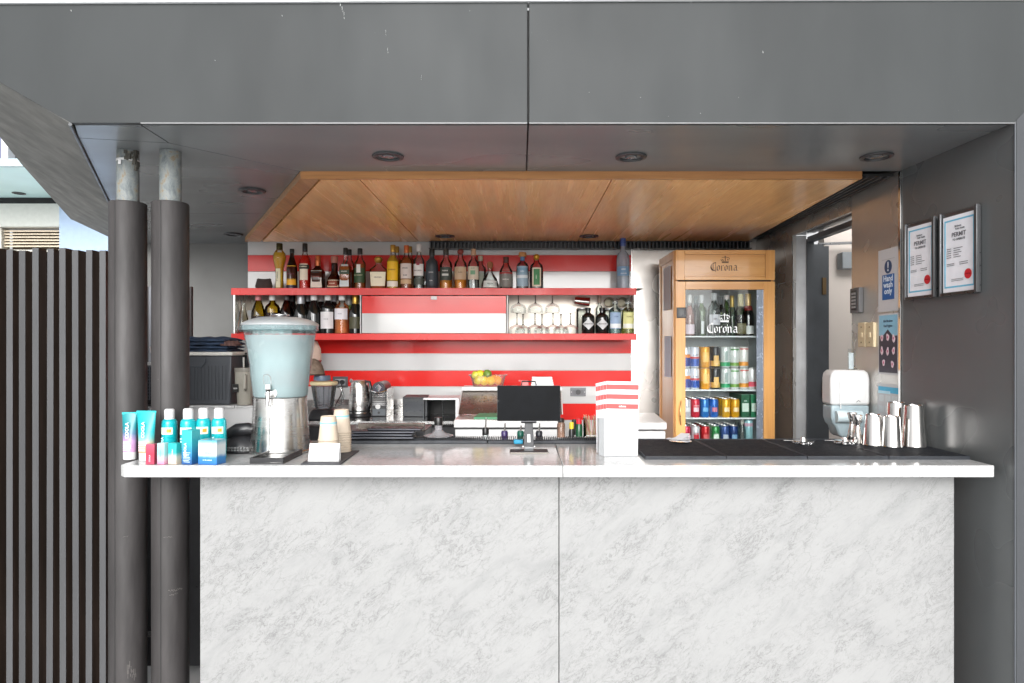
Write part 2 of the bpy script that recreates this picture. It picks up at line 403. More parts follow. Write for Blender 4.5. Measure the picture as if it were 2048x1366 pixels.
k_ = sp(600, 343); s1 = (0.0275, FY + 0.021); s2 = (0.0275, 2.862); r0 = (1.654, FY + 0.021); r1 = (1.62, 2.862)
wl = (-1.88, 4.6)
part('soffit_panel', plate([b_, c_, m_, w_], SZ, 0.006, 0.003), M['soffit'], cnp)
part('soffit_panel', plate([c_, s1, s2, k_, m_], SZ, 0.006, 0.003), M['soffit'], cnp)
part('soffit_panel', plate([s1, r0, r1, s2], SZ, 0.006, 0.003), M['soffit'], cnp)
dmid = sp(450, 427)[1]
kmid = (k_[0] + (wl[0] - k_[0]) * (dmid - k_[1]) / (wl[1] - k_[1]), dmid)
part('soffit_panel', plate([w_, m_, k_, kmid, (lft(dmid), dmid)], SZ, 0.006, 0.002), M['soffit'], cnp)
part('soffit_panel', plate([(lft(dmid), dmid), kmid, wl, (-1.88, 4.84), (lft(4.84), 4.84)], SZ, 0.006, 0.002), M['soffit'], cnp)
part('canopy_core', MB().prism([(-1.507, FY + 0.022, SZ + 0.008), (1.65, FY + 0.022, SZ + 0.008), (1.65, 4.9, SZ + 0.008), (lft(4.9), 4.9, SZ + 0.008)], (0, 0, 0.38)), M['dark'], cnp)
# folded side panels rising to the left
B3 = Vector((-1.507, FY, SZ)); C3 = Vector((-2.148, 3.51, SZ)); D3 = Vector((-2.898, 3.88, 2.562)); D0 = Vector((-2.121, 2.44, 2.535)); A3 = Vector((-2.06, 2.25, 2.557))
part('side_panel', MB().prism([B3, C3, D3, D0, A3], (0.02, 0, 0.05)), M['concrete'], cnp)
C4 = C3 + Vector((-0.004, 0.008, 0)); D4 = D3 + Vector((-0.01, 0.012, 0.002))
part('side_panel', MB().prism([C4, D4, (-3.354, 5.0, EYE + 0.959), (-2.83, 4.84, SZ - 0.02)], (0.02, 0, 0.05)), M['concrete'], cnp)
part('canopy_core', MB().prism([B3 + Vector((0.02, 0.03, 0.08)), C3 + Vector((0.05, 0, 0.08)), D3 + Vector((0.05, 0, 0.07)), D0 + Vector((0.03, 0, 0.06))], (0.3, 0, 0.06)), M['dark'], cnp)
part('edge_strip', MB().tube([B3 + Vector((0, 0, -0.004)), (lft(3.5), 3.5, SZ - 0.004), (lft(4.8), 4.8, SZ - 0.004)], 0.006, 6), M['doorgrey'], cnp)

# veneer ceiling
cei = thing('veneer_ceiling', 'honey brown timber veneer ceiling of three boards above the bar', 'ceiling')
fl = (-0.927 - 0.0, 2.865); xr0, xr1 = 1.462, 1.552
def wb(a, b, c, d): return plate([a, b, c, d], WZ, 0.028, 0.0025)
part('board', wb((-0.86, 2.885), (-0.69, 2.885), (-0.69, 4.575), (-1.76, 4.575)), M['wood'], cei)
part('board', wb((-0.69, 2.885), (0.395, 2.885), (0.395, 4.575), (-0.69, 4.575)), M['wood'], cei)
part('board', wb((0.395, 2.885), (xr0, 2.885), (xr1, 4.575), (0.395, 4.575)), M['wood'], cei)
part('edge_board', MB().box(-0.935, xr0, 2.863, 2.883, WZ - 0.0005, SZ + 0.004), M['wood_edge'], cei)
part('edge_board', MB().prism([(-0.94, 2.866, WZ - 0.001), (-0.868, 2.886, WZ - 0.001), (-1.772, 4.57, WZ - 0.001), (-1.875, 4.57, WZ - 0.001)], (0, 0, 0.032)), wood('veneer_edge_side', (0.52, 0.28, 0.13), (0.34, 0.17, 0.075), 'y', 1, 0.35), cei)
vent = thing('slot_vent', 'black slotted air vent beside the right edge of the timber ceiling', 'vent')
part('frame', MB().prism([(xr0 + 0.006, 2.87, WZ + 0.012), (1.60, 2.87, WZ + 0.012), (1.60, 4.55, WZ + 0.012), (xr1 + 0.006, 4.55, WZ + 0.012)], (0, 0, 0.01)), M['dark'], vent)
for i in range(4):
    part('louvre', MB().prism([(1.485 + i * 0.03, 2.872, WZ + 0.006), (1.492 + i * 0.03, 2.872, WZ + 0.006), (1.575 + i * 0.008, 4.5, WZ + 0.006), (1.570 + i * 0.008, 4.5, WZ + 0.006)], (0, 0, 0.006)), M['doorgrey'], vent)

# right side: pillar, reveal, steel wall with doorway
solo('pillar', MB().prism([(1.663, FY, 0), (2.7, FY, 0), (2.7, FY, TOPZ + 0.02), (2.09, FY, TOPZ + 0.02), (1.663, FY, SZ + 0.012)], (0, 0.3, 0)), M['pillar'], 'textured blue-grey metal pillar at the right edge of the bar opening', 'pillar')
rv = solo('side_wall', MB().prism([(1.658, FY + 0.002, 0.0), (1.620, 2.842, 0.0), (1.640, 2.842, 0.0), (1.668, FY + 0.002, 0.0)], (0, 0, SZ + 0.3)), M['reveal'], 'dark grey metal side wall carrying the two framed permits', 'wall')
part('corner_trim', MB().box(1.6550, 1.6585, FY - 0.003, FY + 0.0015, 0.0, SZ - 0.002), M['grey'], rv)
sw = thing('steel_wall', 'stainless steel clad wall with a doorway beside the sink signs', 'wall')
TX = 1.62
part('steel_panel', MB().box(TX, TX + 0.02, 2.862, 3.272, 0, SZ + 0.004), M['steel_wall'], sw)
part('steel_panel', MB().box(TX, TX + 0.02, 3.275, 3.978, 2.150, SZ + 0.004), M['steel_wall'], sw)
part('steel_panel', MB().box(TX, TX + 0.02, 3.981, 4.5985, 0, 1.88), M['steel_wall'], sw)
part('steel_panel', MB().box(TX, TX + 0.02, 3.981, 4.5985, 1.883, SZ + 0.004), M['steel_wall'], sw)
part('corner_trim', MB().box(TX - 0.006, TX + 0.004, 2.845, 2.858, 0, SZ - 0.003), M['steel_mirror'], sw)
part('corner_trim', MB().box(TX - 0.004, TX - 0.0005, 3.976, 3.983, 0, 2.15), M['steel_mirror'], sw)
part('door_jamb', MB().box(TX + 0.022, TX + 0.083, 3.985, 4.0, 0, 2.15), mat('jamb_steel', (0.52, 0.53, 0.54), 0.4, 0.4, 0.2, 5), sw)
part('door_head', MB().box(TX + 0.022, TX + 0.12, 3.275, 3.98, 2.152, 2.17), M['steel_mirror'], sw)
part('door_frame', MB().box(TX + 0.084, TX + 0.125, 3.975, 4.0, 0, 2.13).box(TX + 0.084, TX + 0.125, 3.28, 3.974, 2.11, 2.14), M['doorgrey'], sw)
part('door_frame', MB().box(TX + 0.128, TX + 0.185, 3.99, 4.02, 0, 2.10), M['doorgrey'], sw)
dleaf = part('door', MB().box(TX + 0.187, TX + 0.222, 3.995, 4.7, 0, 2.09), M['doorgrey'], sw)
for z in (0.35, 1.18, 1.80):
    part('hinge', MB().box(TX + 0.178, TX + 0.2, 3.980, 3.994, z, z + 0.10), paint((92, 72, 44), 0.5, 0.5), dleaf)
bw = solo('corridor_wall', MB().box(1.87, 4.2, 4.12, 4.2, 0, 2.7), M['beige'], 'pale beige wall seen through the steel doorway', 'wall')
cl = thing('door_closer', 'grey door closer box with arm high on the beige wall', 'door closer', (2.03, 4.04, 1.96))
part('body', MB().box(-0.09, 0.10, -0.01, 0.06, 0, 0.10), paint((130, 135, 138)), cl, 0.004)
part('arm', MB().tube([(-0.24, -0.02, 0.145), (-0.05, 0, 0.155), (0.1, 0.0, 0.155)], 0.009, 6), paint((150, 150, 150), 0.3, 0.7), cl)

# back walls
core = solo('back_wall', MB().box(-1.868, 1.63, 4.622, 4.84, 0, SZ - 0.002), M['greywall'], 'solid wall behind the striped glass and the steel sheet', 'wall')
part('steel_sheet', MB().box(0.765, TX - 0.001, 4.596, 4.6215, 0, SZ - 0.004), M['steel_wall'], core)
solo('side_back_wall', MB().box(-2.93, -1.87, 4.842, 4.95, 0, 2.60), M['greywall'], 'plain grey rendered wall left of the striped wall', 'wall')
stw = thing('striped_wall', 'red and white striped gloss glass splashback behind the shelves', 'wall')
part('backing', MB().box(-1.868, 0.762, 4.606, 4.6215, 0.85, SZ - 0.003), M['joint'], stw)
edges = [483, 510, 543, 640, 707, 741, 773, 807, 840, 880]
for i in range(len(edges) - 1):
    z1 = Z(edges[i], 4.6); z0 = Z(edges[i + 1], 4.6)
    if i == 0: z1 = WZ + 0.01
    part('stripe', MB().box(-1.868, 0.762, 4.598, 4.6055, z0 + 0.0015, z1 - 0.0015), M['white_panel'] if i % 2 == 0 else M['red'], stw, 0.001)
part('edge_trim', MB().box(0.7625, 0.768, 4.590, 4.6, 0.85, SZ - 0.05), M['trim'], stw)

gr = thing('linear_grille', 'long black slotted air grille at the top of the striped wall', 'grille', (0, 0, 0))
part('frame', MB().box(-0.618, 1.57, 4.535, 4.59, Z(485, 4.57) + 0.004, WZ - 0.004).box(-0.618, 1.57, 4.535, 4.59, Z(499, 4.57), Z(497, 4.57)).box(-0.618, 1.57, 4.585, 4.592, Z(499, 4.57), WZ), M['black'], gr)
g = MB()
for i in range(84):
    x = -0.61 + i * 0.026; g.box(x, x + 0.007, 4.537, 4.584, Z(497, 4.57) + 0.0005, Z(485, 4.57) + 0.0035)
part('slats', g, M['doorgrey'], gr, kind='stuff')

# counter
CZ = 1.08; C0 = 2.30
ct = thing('bar_counter', 'long white marble bar counter with veined front cladding', 'bar counter')
def slab(pts): return MB().prism([(x, y, CZ - 0.041) for x, y in pts], (0, 0, 0.041))
part('marble_top', slab([(-1.382, C0 + 0.02), (-1.36, C0), (0.1465, C0), (0.1465, 2.92), (-1.255, 2.92), (-1.262, 2.495), (-1.382, 2.495)]), M['marble_top'], ct, 0.003)
part('marble_top', slab([(0.1480, C0), (1.629, C0), (1.629, 2.92), (0.1480, 2.92)]), M['marble_top'], ct, 0.003)
PF = 2.42
part('front_panel', MB().box(X(400, PF), 0.1395, PF, PF + 0.03, -0.005, CZ - 0.042), M['marble'], ct, 0.002)
part('front_panel', MB().box(0.1420, X(1908.5, PF), PF, PF + 0.03, -0.005, CZ - 0.042), M['marble'], ct, 0.002)
part('frame', MB().box(X(402, PF), X(1905, PF), PF + 0.032, PF + 0.05, 0, CZ - 0.045).box(-1.13, -1.10, PF + 0.05, 2.9, 0, CZ - 0.045), M['black'], ct)

# round columns
def column(x, d, lab, seams, rtop):
    t = thing('column', lab, 'column', (x, d, 0))
    part('cladding', MB().lathe([(0.0655, 0), (0.0655, 2.034), (0.063, 2.038), (0.041, 2.038)], 40), M['column'], t)
    for a in seams:
        ra = R(a); cx, cy_ = 0.0652 * math.cos(ra), 0.0652 * math.sin(ra)
        part('seam', MB().tube([(cx, cy_, 0.0), (cx, cy_, 2.034)], 0.0019, 5), M['dark'], t)
    p = part('steel_pipe', MB().lathe([(rtop, 2.0), (rtop, SZ - 0.001)], 32), M['galv'], t)
    return t, p
colA, pA = column(X(256, 2.57), 2.57, 'left one of the two round grey columns, torn white tie at its pipe top', (-100, 80), 0.0385)
colB, pB = column(X(341, 2.57), 2.57, 'round grey column directly behind the sunscreen bottles, right of its twin', (-92, 88), 0.0385)
g = MB().lathe([(0.0395, 2.195), (0.0400, 2.199), (0.0395, 2.203)], 24)
part('cable_tie', g, M['white'], colA)
part('tie_end', MB().box(-0.012, -0.002, -0.043, -0.040, 2.178, 2.197), M['white'], colA)
g = MB()
for i in range(26):
    a = random.uniform(-75, 5); zz = random.uniform(2.165, 2.237); s_ = random.uniform(0.004, 0.009)
    if zz < 2.2 and a < -40: continue
    g.box(0.038 * math.cos(R(a)) - s_, 0.038 * math.cos(R(a)) + s_, 0.038 * math.sin(R(a)) - s_ * 0.7, 0.038 * math.sin(R(a)) + s_ * 0.5, zz - s_ * 1.4, zz + s_)
part('mortar', g, paint((70, 68, 62), 0.9), colA, kind='stuff')

# batten fence
fn = thing('batten_fence', 'dark stained vertical batten fence at the left of the bar', 'fence')
FD = 2.60; FTOP = Z(497, FD)
x0s = [12.5 - 26.7 * i for i in range(6, 0, -1)] + [12.6, 38, 65, 92.4, 119.5, 145.5, 171.5, 199]
bm0 = mesh(MB().box(0.0005, 0.0235, 0.0022, 0.047, 0.0, FTOP), 'batten', M['batten_back'])
bm1 = mesh(MB().box(0, 0.0242, 0, 0.002, 0.0, FTOP - 0.0005), 'weathered_face', M['batten'])
for i, px in enumerate(x0s):
    o = bpy.data.objects.new('batten', bm0); C.objects.link(o); o.parent = fn
    o.location = (X(px, FD), FD, random.uniform(-0.007, 0.003)); o.rotation_euler = (R(random.uniform(-.12, .12)), R(random.uniform(-.08, .08)), R(random.uniform(-1.2, 1.2)))
    q = bpy.data.objects.new('weathered_face', bm1); C.objects.link(q); q.parent = o
for i in range(16):
    x = X(226, FD) - 0.0518 * (i + 1) - 0.03
    part('back_board', MB().box(x, x + 0.046, FD + 0.055, FD + 0.07, 0.0, FTOP - 0.005), M['batten_back'], fn, 0.001)
for z in (0.35, 1.50):
    part('rail', MB().box(-2.5, X(222, FD), FD + 0.0455, FD + 0.0545, z, z + 0.06), M['batten_back'], fn)

# the neighbour building beyond the fence
nb = thing('neighbour_building', 'pale neighbouring building with turquoise soffit and louvred window beyond the fence', 'building')
tz = 3.10
part('canopy_edge', MB().box(-9, -3.9, 5.97, 6.0, tz, tz + 0.07), paint((150, 168, 172)), nb)
part('turquoise_soffit', MB().box(-9, -3.9, 6.002, 7.3, tz, tz + 0.03), mat('turquoise_paint', (0.68, 0.93, 0.91), 0.35, 0, 0.08, 1.2), nb)
part('recess', MB().box(-9, -3.9, 7.22, 7.27, 3.03, tz - 0.002), M['dark'], nb)
part('beam', MB().box(-9, -4.8, 7.20, 7.4, 2.785, 3.032), paint((196, 196, 190), 0.6), nb)
part('wall', MB().box(-4.80, -3.6, 6.98, 7.6, 0, 3.02), paint((150, 168, 192), 0.7), nb)
part('wall', MB().box(-9, -3.6, 7.6, 7.7, 0, 2.6), paint((60, 58, 60), 0.6), nb)
part('upper_wall', MB().box(-9, -3.9, 6.3, 6.4, tz + 0.071, 5.4), paint((70, 74, 82), 0.6), nb)
uw = part('window_frame', MB().box(-4.80, -4.74, 6.20, 6.29, tz + 0.09, 4.0).box(-6.2, -4.8, 6.20, 6.29, tz + 0.08, tz + 0.13).box(-4.66, -4.62, 6.22, 6.29, tz + 0.08, 4.0), paint((210, 210, 215)), nb)
part('pane', MB().box(-6.2, -4.801, 6.24, 6.28, tz + 0.132, 4.0), mat('bluish_window', (0.12, 0.13, 0.2), 0.1), uw)
for i in range(6):
    z = 2.745 - i * 0.033
    part('louvre', MB().prism([(-5.62, 7.30, z), (-5.62, 7.36, z + 0.012), (-5.62, 7.36, z + 0.030), (-5.62, 7.30, z + 0.016)], (0.80, 0, 0)), paint((205, 190, 168), 0.5), nb)
part('louvre_frame', MB().box(-5.66, -5.62, 7.26, 7.38, 0.5, 2.78).box(-5.66, -4.81, 7.26, 7.38, 2.50, 2.545), paint((200, 195, 185), 0.5), nb)
part('interior', MB().box(-5.62, -4.81, 7.42, 7.5, 1.0, 2.78), paint((110, 98, 80), 0.6), nb)

# recessed downlights
def downlight(name, x, y, z, lab, group, r=0.062):
    t = thing(name, lab, 'downlight', (x, y, z), group=group)
    part('ring', MB().lathe([(r * 0.70, 0.000), (r * 0.74, -0.007), (r * 0.97, -0.005), (r, -0.0005)], 32, close=False), paint((62, 62, 64), 0.4, 0.3), t)
    part('reflector', MB().lathe([(r * 0.70, -0.0005), (r * 0.55, 0.004), (r * 0.3, 0.0055), (0.0001, 0.0055)], 28, close=False), paint((96, 98, 100), 0.25, 0.9), t)
    part('lamp', MB().lathe([(0.0001, -0.004), (r * 0.36, -0.003), (r * 0.40, 0.005)], 20, close=False), mat('lamp_glass', (0.10, 0.11, 0.12), 0.1), t)
    return t
GD = 'unlit round downlights recessed in the soffit'
p = sp(776, 312); d0 = downlight('downlight', p[0], p[1], SZ - 0.0015, 'unlit round downlight in the grey soffit above the red and white cabinet door', GD)
for px, py, lab in ((1262, 313, 'unlit round downlight in the grey soffit above the striped menu holder'), (1753, 312, 'unlit round downlight in the grey soffit nearest the permits'),
                    (505, 381, 'unlit round downlight in the soffit left of the timber ceiling, nearer one'), (467, 468, 'small far downlight in the soffit by the grey back wall')):
    p = sp(px, py); dup(d0, (p[0], p[1], SZ - 0.0015), 0, lab, GD)
for px, lab in ((890, 'downlight at the back of the timber ceiling, over the tall spirit bottles'), (1178, 'downlight at the back of the timber ceiling beside the board joint')):
    d = 0.722 * F / (PY - 471.5); dup(d0, (X(px, d), d, WZ - 0.0015), 0, lab, 'downlights in the timber ceiling')
p = W(52, 393, 7.1); dup(d0, (p.x, 7.0, tz - 0.003), 0, 'round downlight in the turquoise soffit beyond the fence', None)

# ================================================================== SHELF CABINET
SD = 4.30
TB1, TB0 = Z(576, SD), Z(590, SD); LB1, LB0 = Z(667, SD), Z(680, SD)
XL, XR = X(462, SD), X(1273, SD)
cab = thing('wall_cabinet', 'long red wall cabinet holding bottles and glasses across the striped wall', 'cabinet')
part('top_shelf', MB().box(XL, XR, SD, SD + 0.018, TB0, TB1).box(XL, XR, SD + 0.018, 4.5965, TB1 - 0.012, TB1), M['red_board'], cab, 0.0015)
part('lower_shelf', MB().box(XL, XR, SD, SD + 0.018, LB0, LB1).box(XL, XR, SD + 0.018, 4.5965, LB1 - 0.014, LB1 - 0.002), M['red_board'], cab, 0.0015)
for px in (468, 721, 1015, 1270):
    x = X(px, SD)
    part('divider', MB().box(x - 0.004, x + 0.004, SD + 0.004, 4.596, LB1 - 0.001, TB1 - 0.013), M['grey'] if px in (721, 1015) else M['trim'], cab)
    if px in (721, 1015): part('divider_edge', MB().box(x - 0.003, x + 0.003, SD + 0.0005, SD + 0.0035, LB1, TB0 - 0.0005), M['white'], cab)
part('steel_back', MB().box(XL + 0.01, XR - 0.01, 4.588, 4.5955, LB1, TB1 - 0.013), mat('warm_steel', (0.62, 0.57, 0.50), 0.4, 0.6, 0.15, 3), cab)
zt = TB0 - 0.006; zb = LB1 + 0.003; zm = Z(627, SD)
dr = part('flap_door', MB().box(X(724, SD), X(1012, SD), SD + 0.004, SD + 0.012, zb, zt), M['white'], cab)
part('stripe', MB().box(X(724, SD), X(1012, SD), SD + 0.001, SD + 0.0038, zm + 0.001, zt), M['red'], dr)
part('stripe', MB().box(X(724, SD), X(1012, SD), SD + 0.001, SD + 0.0038, zb, zm - 0.001), M['white_panel'], dr)
part('latch', MB().box(X(862, SD), X(874, SD), SD - 0.004, SD + 0.0008, zt - 0.024, zt - 0.002), M['white'], dr, 0.001)
solo('serving_tray', MB().box(X(1085, SD), X(1290, SD), SD + 0.09, SD + 0.25, TB1 + 0.0005, TB1 + 0.007), paint((70, 55, 45), 0.5), 'thin dark brown tray lying on the right end of the red shelf', 'tray', bevel=0.001)

# ================================================================== BOTTLES
KINDS = {   # radius share, height share
 'std': [(0, 0), (.9, 0), (1, .012), (1, .60), (.92, .66), (.55, .735), (.40, .79), (.37, .96)],
 'slope': [(0, 0), (.9, 0), (1, .012), (1, .50), (.93, .57), (.55, .74), (.40, .82), (.36, .97)],
 'round': [(0, 0), (.9, 0), (1, .012), (1, .56), (.96, .63), (.80, .695), (.50, .735), (.36, .77), (.33, .96)],
 'wine': [(0, 0), (.92, 0), (1, .010), (1, .46), (.93, .55), (.70, .66), (.46, .76), (.38, .83), (.36, .985)],
 'bord': [(0, 0), (.92, 0), (1, .010), (1, .58), (.97, .635), (.82, .685), (.5, .73), (.38, .77), (.36, .985)],
 'champ': [(0, 0), (.92, 0), (1, .010), (1, .42), (.95, .52), (.68, .66), (.42, .79), (.34, .86), (.34, .985)],
 'tall': [(0, 0), (.62, 0), (.66, .02), (.60, .25), (.64, .45), (.95, .64), (1, .70), (.92, .78), (.60, .84), (.42, .87), (.44, .95)],
 'square': [(0, 0), (.95, 0), (1, .015), (1, .52), (.9, .57), (.42, .65), (.30, .74), (.28, .95)],
 'deca': [(0, 0), (.80, 0), (.86, .02), (.97, .42), (1, .52), (.90, .62), (.52, .70), (.30, .75), (.30, .92)],
 'bell': [(0, 0), (.98, 0), (1, .03), (.98, .22), (.80, .36), (.46, .48), (.40, .58), (.42, .70), (.40, .78), (.36, .96)],
 'squat': [(0, 0), (.95, 0), (1, .03), (.98, .16), (.80, .38), (.55, .50), (.28, .60), (.26, .72), (.30, .86)],
 'jug': [(0, 0), (.93, 0), (1, .02), (1, .50), (.90, .60), (.55, .73), (.40, .78), (.38, .93)],
 'flask': [(0, 0), (.9, 0), (1, .02), (1, .58), (.88, .69), (.45, .76), (.36, .80), (.36, .95)],
}
CAPZ = {'std': .86, 'slope': .90, 'round': .84, 'wine': .80, 'bord': .80, 'champ': .70, 'tall': .86, 'square': .70, 'deca': .80, 'bell': .80, 'squat': .74, 'jug': .83, 'flask': .83}
G = {
 'clear': M['glass'],
 'frost': glassm('frosted_glass', (0.72, 0.78, 0.84), 0.6, 0.25, body=0.45, bodycol=(0.50, 0.56, 0.64)),
 'blue': glassm('pale_blue_glass', (0.74, 0.86, 0.92), 1.0),
 'green': glassm('green_glass', (0.45, 0.60, 0.32), 1.0),
 'olive': glassm('olive_glass', (0.62, 0.50, 0.10), 1.0),
 'brown': glassm('brown_glass', (0.22, 0.08, 0.03), 1.0),
 'black': mat('black_bottle_glass', (0.008, 0.009, 0.008), 0.06, 0, 0.2, 20, rvar=0.03, coat=0.5),
 'slate': mat('slate_bottle', (0.035, 0.045, 0.055), 0.35, 0, 0.2, 20),
}
L = {k: glassm('liquid_' + k, c, 0.3, 0.05, 1.1, body=b, bodycol=bc) for k, c, b, bc in [
 ('amber', (0.92, 0.50, 0.08), 0.45, (0.95, 0.42, 0.05)), ('gold', (0.95, 0.80, 0.20), 0.45, (0.95, 0.66, 0.08)), ('red', (0.90, 0.04, 0.03), 0.5, (0.90, 0.03, 0.02)),
 ('whisky', (0.76, 0.32, 0.10), 0.35, (0.62, 0.20, 0.05)), ('brown', (0.30, 0.08, 0.03), 0.3, (0.10, 0.03, 0.015)), ('clear', (0.93, 0.95, 0.95), 0.04, (0.7, 0.7, 0.7)),
 ('rose', (0.95, 0.46, 0.22), 0.5, (0.98, 0.36, 0.13)), ('pink', (0.92, 0.70, 0.66), 0.3, (0.80, 0.45, 0.42)), ('teal', (0.75, 0.90, 0.90), 0.3, (0.45, 0.65, 0.66)), ('lemon', (0.92, 0.93, 0.60), 0.2, (0.75, 0.75, 0.35))]}
def arc(mb, r, z0, z1, half, sq=0.0, ys=1.0, mid=-90, rt=None):
    return mb.lathe([(r, z0), ((rt if rt else r), z1)], 14, a0=mid - half, a1=mid + half, sq=sq, ys=ys)
def prad(prof, z):
    for (r0, z0), (r1, z1) in zip(prof, prof[1:]):
        if z0 <= z <= z1 and z1 > z0: return r0 + (r1 - r0) * (z - z0) / (z1 - z0)
    return prof[-1][0]
def bottle(cx, wpx, top, d, bz, kind, glass, cap, label, liq=None, lev=0.6, labels=(), txt=(), sq=0.0, capr=0.44, capz=None, name='bottle', group=None, h=None, ball=False, foil=None, ys=1.0, cat='bottle'):
    s = d / F; r = wpx * s / 2.0
    H = h if h else (EYE + (PY - top) * s - bz)
    t = thing(name, label, cat, (X(cx, d), d, bz), R(random.uniform(-4, 4)), group)
    pr = [(a * r, b * H) for a, b in KINDS[kind]]
    cz = (capz if capz else CAPZ[kind]) * H
    top_r = pr[-1][0]
    body = [p for p in pr if p[1] <= cz * 1.02]
    body.append((prad(pr, min(cz * 1.02, pr[-1][1])), cz * 1.02))
    n = 32 if sq else 22
    part('glass', MB().lathe(body, n, sq=sq, ys=ys), G[glass], t)
    if liq:
        z1 = lev * H; lp = [(max(0, p[0] - 0.0018), max(0.004, p[1])) for p in pr if p[1] < z1]
        lp.append((max(0.002, prad(pr, z1) - 0.0018), z1))
        part('liquid', MB().lathe(lp, n, sq=sq, ys=ys), L[liq], t)
    cr = max(capr * r, top_r * 1.08)
    if ball:
        part('stopper', MB().lathe([(cr * .6, cz), (cr * .7, cz + .02 * H), (cr, cz + (H - cz) * .35), (cr * 1.05, cz + (H - cz) * .65), (cr * .7, H * .985), (0.0001, H)], 16), cap, t)
    else:
        part('cap', MB().lathe([(cr * .97, cz), (cr, cz + 0.003), (cr, H - 0.004), (cr * .9, H)], 18), cap, t)
    if foil:
        part('foil', MB().lathe([(prad(pr, foil[0] * H) + .0008, foil[0] * H), (prad(pr, cz) + .001, cz + 0.001)], 18, close=False), foil[1], t)
    for i, lb in enumerate(labels):
        col, z0, z1, half = lb[:4]
        rr = max(prad(pr, z0 * H), prad(pr, z1 * H)) + 0.0008 + i * 0.0005
        rb = prad(pr, z0 * H) + 0.0008 + i * 0.0005; rt = prad(pr, z1 * H) + 0.0008 + i * 0.0005
        m_ = col if not isinstance(col, tuple) else paint(col, 0.5)
        part('label', arc(MB(), rb, z0 * H, z1 * H, half, sq, ys, rt=rt), m_, t)
    for (s_, sz, z_, col, vert) in txt:
        rr = prad(pr, z_ * H) * (ys if not sq else ys) + 0.0032
        text('lettering', s_, sz, 0, -rr, z_ * H, paint(col, 0.5), t, vert=vert)
    return t
K = paint; BLK = K((18, 18, 18), 0.35); GOLD = K((176, 140, 62), 0.3, 0.7); COP = K((190, 105, 60), 0.3, 0.5); WHT = K((225, 225, 225), 0.4)
CREAM = (232, 222, 200); DG = (30, 36, 32)
B = 4.44; b0 = TB1 + 0.001
bottle(559, 25, 487, B, b0, 'tall', 'clear', K((60, 55, 25), 0.3, 0.6), 'tall waisted bottle of golden liqueur with a flared black and gold stopper', 'gold', 0.80, [((225, 222, 190), .04, .45, 34), ((60, 58, 35), .16, .22, 38)], [('ST GERMAIN', .011, .28, (60, 60, 50), True)], capr=.5)
bottle(584, 21, 498, B - .02, b0, 'slope', 'brown', BLK, 'dark brown bottle with a bright yellow arched label', 'brown', 0.8, [((232, 172, 30), .10, .58, 60), ((30, 20, 50), .04, .09, 70)], [('KAHLUA', .0125, .36, (140, 40, 20), False)])
bottle(610, 23, 487, B, b0, 'std', 'clear', BLK, 'bright red aperitif bottle with a long black cap', 'red', 0.74, [(CREAM, .20, .55, 42), ((40, 42, 30), .44, .53, 60)], [('CAMPARI', .0115, .475, (230, 225, 200), False)], capz=.82)
bottle(636, 24, 512, B, b0, 'square', 'brown', COP, 'square brown bottle with copper cap and white label', 'amber', 0.6, [((228, 218, 205), .05, .55, 48), ((40, 40, 35), .485, .51, 30)], [('COINTREAU', .0105, .36, (150, 60, 30), False)], sq=.7)
bottle(669, 31, 513, B, b0, 'bell', 'brown', K((170, 110, 95), 0.4), 'bell shaped dark red liqueur bottle with a small cream label', 'red', 0.40, [((222, 205, 175), .06, .28, 48), ((150, 60, 35), .09, .24, 36)], [('MARNIER', .009, .155, (235, 225, 200), False)])
bottle(699, 20, 499, B + .08, b0, 'std', 'clear', BLK, 'clear spirit bottle half hidden behind the slanted green label bottle', 'whisky', 0.5, [((90, 100, 90), .1, .5, 40)])
bottle(691, 21, 496, B - .02, b0, 'square', 'clear', BLK, 'square whisky bottle with a slanted green and white label', 'whisky', 0.55, [((215, 220, 222), .06, .60, 44), ((40, 72, 52), .36, .46, 45)], [('WALKER', .010, .41, (225, 225, 210), False)], sq=.6, capz=.84)
bottle(720, 23, 497, B, b0, 'std', 'clear', BLK, 'reddish whisky bottle with a green and white label and black cap', 'whisky', 0.62, [((48, 78, 45), .16, .52, 66), ((225, 225, 220), .40, .60, 20)], [('IRISH WHISKEY', .0085, .33, (220, 220, 180), False)])
bottle(757, 36, 513, B, b0, 'deca', 'clear', GOLD, 'squat decanter of whisky with a cream arched label', 'whisky', 0.55, [((236, 232, 205), .10, .52, 46)], [('CROWN', .0125, .34, (90, 85, 60), False)], sq=.25, ball=True, ys=.6)
bottle(794, 20, 493, B + .085, b0, 'std', 'clear', GOLD, 'second gold capped bottle hidden behind the yellow label bottle', 'gold', 0.6, [((220, 190, 90), .1, .5, 40)])
bottle(786, 24, 490, B - .01, b0, 'std', 'clear', GOLD, 'yellow tequila bottle with a sunny yellow label and gold cap', 'gold', 0.76, [((238, 190, 25), .20, .62, 62), ((235, 232, 220), .06, .18, 60)], [('CUERVO', .0125, .42, (120, 50, 20), False)], capz=.84)
bottle(820, 20, 493, B + .085, b0, 'std', 'clear', GOLD, 'gold capped rum bottle behind the bottle with the bat label', 'amber', 0.6, [((200, 190, 180), .1, .5, 40)])
bottle(813, 24, 491, B - .01, b0, 'std', 'clear', COP, 'amber rum bottle with cream label and copper gold cap', 'whisky', 0.72, [((214, 205, 198), .24, .58, 62), ((200, 170, 130), .12, .22, 62)], [('SPICED', .0115, .46, (40, 35, 35), False), ('RUM', .0115, .30, (40, 35, 35), False)], capz=.83)
